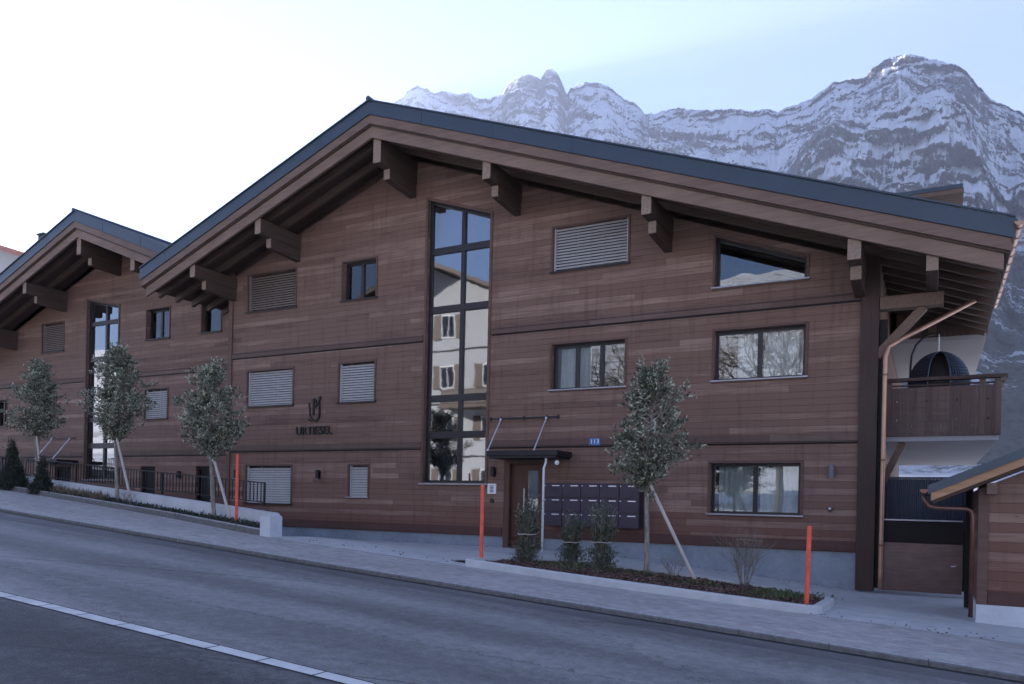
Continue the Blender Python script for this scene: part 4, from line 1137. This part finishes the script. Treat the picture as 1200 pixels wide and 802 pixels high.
column_shrub(-6.2,-3.35,bz(-6.2,-3.35),1.0,.24,M['yew'],'shortest tied evergreen shrub under the left end of the mailboxes',22)
column_shrub(-5.36,-3.9,bz(-5.36,-3.9),1.24,.27,M['yew'],'tied evergreen shrub below the right half of the mailboxes',23)
column_shrub(-24.3,-3.85,S(-24.3),1.75,.42,M['dark_leaf'],'taller dark conifer at the left end of the street planter',24,'dark_conifer',False,2.6,'dark conifers in the street planter',True)
column_shrub(-22.6,-3.95,S(-22.6),1.25,.30,M['dark_leaf'],'smaller dark conifer between the two left young trees',25,'dark_conifer',False,2.2,'dark conifers in the street planter',True)

def twiggy(x, y, zb, h, sp, label, seed, n=26, name='bare_shrub', grp=None, tie=True):
    r = random.Random(seed); t = thing(name, (x,y,zb), label, 'shrub', grp); m = MB()
    def grow(p, d, l, rad, dep):
        q = p+d*l*.5+Vector((r.gauss(0,.012), r.gauss(0,.012), 0)); e = q+(d+Vector((r.gauss(0,.15), r.gauss(0,.15), .05)))*l*.5
        m.tube([p,q,e],[rad,rad*.8,rad*.55],5,False)
        if dep > 0:
            for _ in range(r.randint(2,3)):
                nd = (d+Vector((r.gauss(0,.55), r.gauss(0,.55), r.gauss(.1,.4)))).normalized(); grow(q.lerp(e, r.random()), nd, l*r.uniform(.5,.8), rad*.55, dep-1)
    for k in range(n):
        a = r.uniform(0,6.28); s_ = r.uniform(.05,sp); d = Vector((s_*math.cos(a), s_*math.sin(a), 1)).normalized()
        grow(Vector((x+.05*math.cos(a), y+.05*math.sin(a), zb)), d, h*r.uniform(.32,.5), .006, 3)
    m.build('twigs', M['twig'], t)
    if tie:
        MB().tube([(x-.14,y-.1,zb+h*.66),(x,y-.15,zb+h*.67),(x+.30,y-.1,zb+h*.655)], .009, 5).build('string', M['twig'], t)
    return t
twiggy(-2.92,-3.15,bz(-2.92,-3.15),1.27,.38,'bare twiggy shrub tied with string in front of the ground floor window',31)
twiggy(-4.18,-3.2,bz(-4.18,-3.2),.55,.55,'small leafless shrub beside the foot of the slanting stake',32,9,tie=False)
twiggy(-18.4,-4.2,S(-19.2),.5,.6,'thin leafless plant in the street planter between two young trees',33,8,tie=False)

def cover(pts, mat, label, name, seed, n=60, l=(.06,.12), spread=.28):
    r = random.Random(seed); m = MB()
    for (x, y, z) in pts:
        for _ in range(n):
            p = Vector((x+r.gauss(0,spread), y+r.gauss(0,spread*.6), z+r.uniform(0,.03)))
            leaf(m, p, Vector((r.gauss(0,.6), r.gauss(0,.6), 1)), r.uniform(*l), r.uniform(.015,.03), r)
    return props(m.build(name, mat), label, name.replace('_',' '), kind='stuff')
cover([(x, y, bz(x,y)) for x, y in ((-2.0,-3.9),(-2.3,-3.6),(-2.4,-4.4),(-2.1,-4.4),(-6.0,-4.5),(-5.7,-4.7),(-6.0,-4.2),(-5.2,-4.1),(-4.6,-4.0),(-3.6,-4.2),(-2.2,-4.9))], M['ground_leaf'], 'low green plants creeping over the mulch bed', 'ground_cover', 41, 85)
cover([(-12.6-.42*i, wallY(-12.6-.42*i)-.3+random.uniform(-.15,.15), S(-12.6-.42*i)+.09) for i in range(34)], M['dark_leaf'], 'low dark plants covering the soil of the street planter', 'ground_cover', 42, 90, (.05,.12), .22)
cover([(-19.5-.35*i, wallY(-19.5-.35*i)-.35+random.uniform(-.1,.1), S(-19.5-.35*i)+.1) for i in range(9)], M['dry'], 'dry yellow grass tufts in the street planter', 'dry_grass', 43, 55, (.12,.28), .15)

# ------------------------------------------------------------------ across the street, mirrored in the windows
oh = thing('white_house', (-29, -28, 2), 'white rendered house with brown shutters across the street, mirrored in the stair window', 'house')
M['shutter'] = plain('brown shutter paint', (.10,.065,.05), .6, 0, .1)
m = MB(); m.prism([(-37,-3),(-22.5,-3),(-22.5,14.0),(-29.75,17.0),(-37,14.0)], 'y', -36, -25.5); m.build('wall', M['render'], oh)
m = MB(); m.prism([(-38.6,13.5),(-29.75,17.1),(-20.9,13.5),(-20.9,13.75),(-29.75,17.4),(-38.6,13.75)], 'y', -37, -24.0); rr0 = m.build('roof', M['shutter'], oh)
M['shutter'] = plain('brown shutter paint', (.10,.065,.05), .6, 0, .1)
for z in (1.7+1.2, 6.3, 9.7, 13.0):
    for x in (-34.6,-31.4,-28.2,-25.0):
        if z > 12.5 and x in (-34.6,-25.0): continue
        wd = MB().box(x-.55,x+.55,-25.5,-25.44,z-.75,z+.75).build('window', M['white'], oh)
        MB().box(x-.47,x-.03,-25.44,-25.43,z-.67,z+.67).box(x+.03,x+.47,-25.44,-25.43,z-.67,z+.67).build('pane', M['glass'], wd)
        for sg in (-1,1):
            a, b = sorted((x+sg*.57, x+sg*1.12)); MB().box(a,b,-25.5,-25.42,z-.78,z+.78).build('shutter', M['shutter'], wd)
for z in (4.4,7.9,11.4): MB().box(-36.9,-22.6,-25.56,-25.5,z,z+.12).build('string_course', M['white_concrete'], oh)
for x in (-32.5,-24.5):
    pass
bc = MB().box(-28.0,-23.6,-25.5,-24.3,7.5,7.7).build('balcony', M['shutter'], oh)
k = MB(); 
for i in range(36): k.box(-28.0+i*.122,-27.92+i*.122,-24.34,-24.31,7.7,8.6)
k.box(-28.0,-23.6,-24.37,-24.28,8.6,8.68); k.build('balustrade', M['shutter'], bc)

def bare_tree(x, y, zb, h, label, seed, n=5):
    r = random.Random(seed); t = thing('bare_tree', (x,y,zb), label, 'tree', 'leafless trees across the street')
    tr = MB(); br_ = MB()
    tr.tube([(x,y,zb-.3),(x+.1,y,zb+h*.2),(x,y,zb+h*.4)],[h*.022,h*.018,h*.013],10)
    def grow(p, d, l, rad, dep):
        q = p+d*l*.5+Vector((r.gauss(0,.05), r.gauss(0,.05), 0))*l; e = q+(d+Vector((r.gauss(0,.2), r.gauss(0,.2), .1)))*l*.5
        br_.tube([p,q,e],[rad,rad*.8,rad*.6],4 if dep < 2 else 6,False)
        if dep > 0:
            for _ in range(3):
                nd = (d+Vector((r.gauss(0,.6), r.gauss(0,.6), r.gauss(.05,.4)))).normalized(); grow(q.lerp(e, r.uniform(.3,1)), nd, l*r.uniform(.6,.82), rad*.58, dep-1)
    for k in range(n):
        a = k*6.28/n+r.random(); d = Vector((.6*math.cos(a), .6*math.sin(a), 1)).normalized()
        grow(Vector((x+.06,y,zb+h*r.uniform(.36,.4))), d, h*.24, h*.009, 5)
    tr.build('trunk', M['dark_bark'], t, smooth=True); br_.build('branches', M['twig'], t); return t
bare_tree(-7.5,-27,-.2,13,'tall leafless tree across the street opposite the right windows',51,6)
bare_tree(-15,-29,.8,12,'leafless tree across the street opposite the entrance',52,5)
bare_tree(-2.5,-31,-.2,14,'leafless tree across the street furthest down the hill',53,5)

# ------------------------------------------------------------------ camera (level, shifted lens, slight roll)
cam = D.cameras.new('camera'); co = D.objects.new('camera', cam); COL.objects.link(co)
CAMP = Vector((0, -17.4, 1.6)); TH = math.atan2(.473, .881); RL = math.atan(.022)
fwd = Vector((-math.sin(TH), math.cos(TH), 0)); right = Vector((math.cos(TH), math.sin(TH), 0)); up = Vector((0,0,1))
# picture content is turned clockwise by RL, so the camera is turned the other way
cr_ = right*math.cos(RL) - up*(-math.sin(RL)); cu_ = up*math.cos(RL) - right*math.sin(RL)
rot = Matrix((cr_, cu_, -fwd)).transposed()
co.matrix_world = Matrix.Translation(CAMP) @ rot.to_4x4()
cam.sensor_width = 36; cam.lens = 917/1200*36; cam.shift_y = (588.6-401)/1200; cam.clip_end = 30000; cam.clip_start = .1
SC.camera = co

# ------------------------------------------------------------------ mountains
FX = 917.0
def dir_az(px):  # azimuth and rise of the traced skyline, seen from the street
    return px
SKY = [(-900,480),(-500,470),(0,410),(200,325),(300,255),(380,180),(440,140),(460,123),(465,118),(478,108),(490,101),(500,104),(508,110),(522,107),(535,111),(548,108),(558,116),(572,117),(588,112),(594,101),(602,94),(612,89),(622,88),(634,93),(640,82),(646,80),(654,88),(660,100),(664,112),(668,104),(680,99),(700,97),(715,103),(728,114),(738,119),(748,124),(756,134),(770,134),(785,128),(800,127),(815,131),(830,129),(860,129),(885,131),(900,128),(912,131),(925,126),(935,122),(950,118),(962,108),(975,99),(990,94),(1005,92),(1014,92),(1022,80),(1035,71),(1050,66),(1062,64),(1078,67),(1095,70),(1110,74),(1122,78),(1134,86),(1145,101),(1158,113),(1170,122),(1185,128),(1200,133),(1260,150),(1350,140),(1500,190),(1700,240),(2000,300),(2500,340)]
def skyz(px):
    for (a,za),(b,zb) in zip(SKY, SKY[1:]):
        if px <= b: return za+(zb-za)*(px-a)/(b-a)
    return SKY[-1][1]
def raydir(px, py):
    du, dv = px-600, py-588.6
    a = du*math.cos(RL)+dv*math.sin(RL); b = -du*math.sin(RL)+dv*math.cos(RL)
    return right*a+fwd*FX-up*b
def mountains():
    NA, NV = 760, 250
    # denser columns across the part that can be seen
    cols = list(np.linspace(-900, 440, 60, endpoint=False))+list(np.linspace(440, 1230, NA-120, endpoint=False))+list(np.linspace(1230, 2500, 60))
    vs = []
    for ci, px in enumerate(cols):
        d = raydir(px, skyz(px)); hl = math.hypot(d.x, d.y); dx, dy = d.x/hl, d.y/hl; te = d.z/hl
        DR = 4300+500*math.sin(px*.004)+160*noise.noise((px*.012, 0, 4))
        if 455 < px < 760: DR += 500
        zr = 1.6+DR*te
        zr += (noise.noise((px*.11, 1.7, 0))*1.5+noise.noise((px*.31, 4.7, 0))*1.6+abs(noise.noise((px*.19, 9.7, 0)))*2.0)*DR/917 
        for j in range(NV+12):
            if j >= NV:
                v = (j-NV+1)/12; dist = DR+v*1800; z = zr-v*900+60*noise.noise((px*.02, v*3, 1))
            else:
                v = j/(NV-1); dist = 520+(DR-520)*v**.85
                g = (dist-520)/(DR-520)
                # meadow, forest slope, scree, then the wall
                t_ = max(0, (g-.16)/.84); wv = noise.fractal(Vector((px*.006, g*2.2, 8)), .9, 2.0, 4)*.10*math.sin(math.pi*min(1, t_))
                t_ = min(1, max(0, t_+wv))
                z = -30+140*min(1, g/.2)**1.5 + (zr-110)*(.42*t_+.58*t_**1.7)
                X, Y = dist*dx, dist*dy
                k2 = min(1, max(0, (g-.15)/.3)); k = k2*min(1, (1-g)/.05)
                p = Vector((X*.0016, Y*.0016, z*.0016))
                rdg = noise.ridged_multi_fractal(p*1.7, .9, 2.1, 6, 1.0, 2.0)
                f2 = noise.fractal(Vector((X*.008, Y*.008, z*.008)), .8, 2.1, 5)
                # gullies run down the face, ledges run across it, tilted
                gul = noise.ridged_multi_fractal(Vector((px*.022, z*.0009, 3.3)), .8, 2.2, 5, 1.0, 2.0)
                z += k*k*(rdg-1.1)*45+k*f2*40
                q_ = Vector((X*.0009, Y*.0009, (z+X*.22)*.0075))
                led = noise.fractal(q_, .7, 2.1, 5)
                dist2 = dist+k2*((gul-1)*80+led*70+f2*120+(rdg-1.1)*120)
                z = z*(1+(dist2/dist-1)*min(1, max(0, (g-.5)/.3)))
                dist = dist2
            vs.append((CAMP.x+dist*dx, CAMP.y+dist*dy, z))
    nv = NV+12
    nc = len(cols)
    fs = [(i*nv+j, (i+1)*nv+j, (i+1)*nv+j+1, i*nv+j+1) for i in range(nc-1) for j in range(nv-1)]
    me = D.meshes.new('mountains'); me.from_pydata(vs, [], fs); me.update()
    me.polygons.foreach_set('use_smooth', [True]*len(me.polygons))
    o = D.objects.new('mountains', me); COL.objects.link(o)
    s = N('alpine rock and snow'); p = s.pos(); o3 = s.sep(p)
    g_ = s.n('ShaderNodeNewGeometry'); nz = s.sep(g_.outputs['Normal'])[2]
    n1 = s.noise(p, .010, 9, .66); n2 = s.noise(p, .085, 6, .75)
    rr_ = s.math('ADD', s.math('MULTIPLY', o3[0], float(right.x)), s.math('MULTIPLY', o3[1], float(right.y)))
    def streaks(ca, sa, ku, kv, det):
        uu = s.math('SUBTRACT', s.math('MULTIPLY', rr_, ca), s.math('MULTIPLY', o3[2], sa)); vv = s.math('ADD', s.math('MULTIPLY', rr_, sa), s.math('MULTIPLY', o3[2], ca))
        wob = s.math('MULTIPLY', n1, 160)
        return s.noise(s.comb(s.math('MULTIPLY', uu, ku), s.math('MULTIPLY', s.math('ADD', vv, wob), kv), 0.0), 1.0, det, .72)
    strat = streaks(.86, .5, .0030, .019, 9)      # ledges falling to the right
    ribs = streaks(.35, .94, .0032, .017, 8)      # couloirs and ribs running down the face
    n3 = s.noise(p, .0022, 5, .6)
    f = s.math('ADD', s.math('ADD', s.math('MULTIPLY', nz, .45), s.math('MULTIPLY', strat, .85)), s.math('ADD', s.math('ADD', s.math('MULTIPLY', n1, .50), s.math('MULTIPLY', n2, .65)), s.math('ADD', s.math('MULTIPLY', ribs, .85), s.math('MULTIPLY', n3, .9))))
    snow = s.ramp(f, [(.0,0),(1,1)])
    mr = s.n('ShaderNodeMapRange'); s.set(mr, 0, f); s.set(mr, 1, SNOW_T); s.set(mr, 2, SNOW_T+.09); s.set(mr, 3, 0.0); s.set(mr, 4, 1.0)
    rock = s.ramp(s.math('ADD', s.math('MULTIPLY', strat, .6), s.math('MULTIPLY', n2, .4)), [(.38, (.03,.028,.030)), (.62, (.15,.14,.14))])
    hz_ = s.n('ShaderNodeMapRange'); s.set(hz_, 0, s.math('ADD', o3[2], s.math('MULTIPLY', n1, 320))); s.set(hz_, 1, 830.0); s.set(hz_, 2, 900.0); s.set(hz_, 3, 0.0); s.set(hz_, 4, 1.0)
    md = s.n('ShaderNodeMapRange'); s.set(md, 0, s.math('ADD', o3[2], s.math('MULTIPLY', n2, 60))); s.set(md, 1, 70.0); s.set(md, 2, 85.0); s.set(md, 3, 0.0); s.set(md, 4, 1.0)
    tr_ = s.n('ShaderNodeTexVoronoi'); s.set(tr_, 'Vector', p); s.set(tr_, 'Scale', .11)
    fsn = s.math('GREATER_THAN', s.math('ADD', n1, s.math('MULTIPLY', n2, .4)), .80)
    forest = s.mix(s.math('MULTIPLY', fsn, .9), s.ramp(tr_.outputs[0], [(.1, (.012,.02,.018)), (.7, (.05,.06,.06))]), (.6,.62,.66,1))
    up_ = s.mix(mr.outputs[0], rock, (.80,.82,.86,1))
    col = s.mix(hz_.outputs[0], forest, up_)
    col = s.mix(md.outputs[0], (.75,.77,.8,1), col)
    me.materials.append(s.done(s.bsdf(col, .85, s.bump(s.math('ADD', s.math('ADD', n1, s.math('MULTIPLY', n2, .5)), s.math('MULTIPLY', ribs, .6)), 1.0, 26.0), 0, .2)))
    props(o, kind='structure')
SNOW_T = 2.07
mountains()

# ------------------------------------------------------------------ haze
HZ = MB().box(-7500, 7500, -2200, 8200, -80, 3600).build('haze', D.materials.new('haze'))
hm = HZ.data.materials[0]; hm.use_nodes = True; t = hm.node_tree; t.nodes.clear()
ho = t.nodes.new('ShaderNodeOutputMaterial'); pv = t.nodes.new('ShaderNodeVolumePrincipled')
pv.inputs['Color'].default_value = (.62,.72,1,1); pv.inputs['Density'].default_value = HAZE if 'HAZE' in globals() else 1.2e-4
pv.inputs['Anisotropy'].default_value = .2
t.links.new(pv.outputs[0], ho.inputs['Volume']); hm.cycles.homogeneous_volume = True if hasattr(hm.cycles, 'homogeneous_volume') else None
props(HZ, kind='stuff')

# ------------------------------------------------------------------ light
sd = raydir(55, 205).normalized()
elev = math.asin(sd.z); azim = math.atan2(sd.x, sd.y)   # clockwise from +Y
W = D.worlds.new('World'); SC.world = W; W.use_nodes = True
t = W.node_tree; bg = t.nodes['Background']; sk = t.nodes.new('ShaderNodeTexSky'); sk.sky_type = 'NISHITA'; sk.sun_disc = False
sk.sun_elevation = elev; sk.sun_rotation = azim; sk.altitude = 1050; sk.air_density = 1.0; sk.dust_density = .1; sk.ozone_density = 2.5
tn = t.nodes.new('ShaderNodeMix'); tn.data_type = 'RGBA'; tn.blend_type = 'MULTIPLY'; tn.inputs[0].default_value = 1; tn.inputs[7].default_value = (.97,.93,1.08,1)
t.links.new(sk.outputs[0], tn.inputs[6]); t.links.new(tn.outputs[2], bg.inputs[0]); bg.inputs[1].default_value = .05
su = D.lights.new('sun', 'SUN'); su.energy = 5.0; su.angle = math.radians(.5); su.color = (1, .94, .9)
so_ = D.objects.new('sun', su); COL.objects.link(so_); so_.rotation_euler = (-sd).to_track_quat('-Z', 'Y').to_euler()

SC.view_settings.view_transform = 'Standard'; SC.view_settings.look = 'None'; SC.view_settings.gamma = 1; SC.view_settings.exposure = 2.42
SC.render.engine = 'CYCLES'; c = SC.cycles
c.use_denoising = True; c.max_bounces = 6; c.diffuse_bounces = 3; c.glossy_bounces = 3; c.transparent_max_bounces = 12; c.volume_bounces = 0
c.sample_clamp_indirect = 6
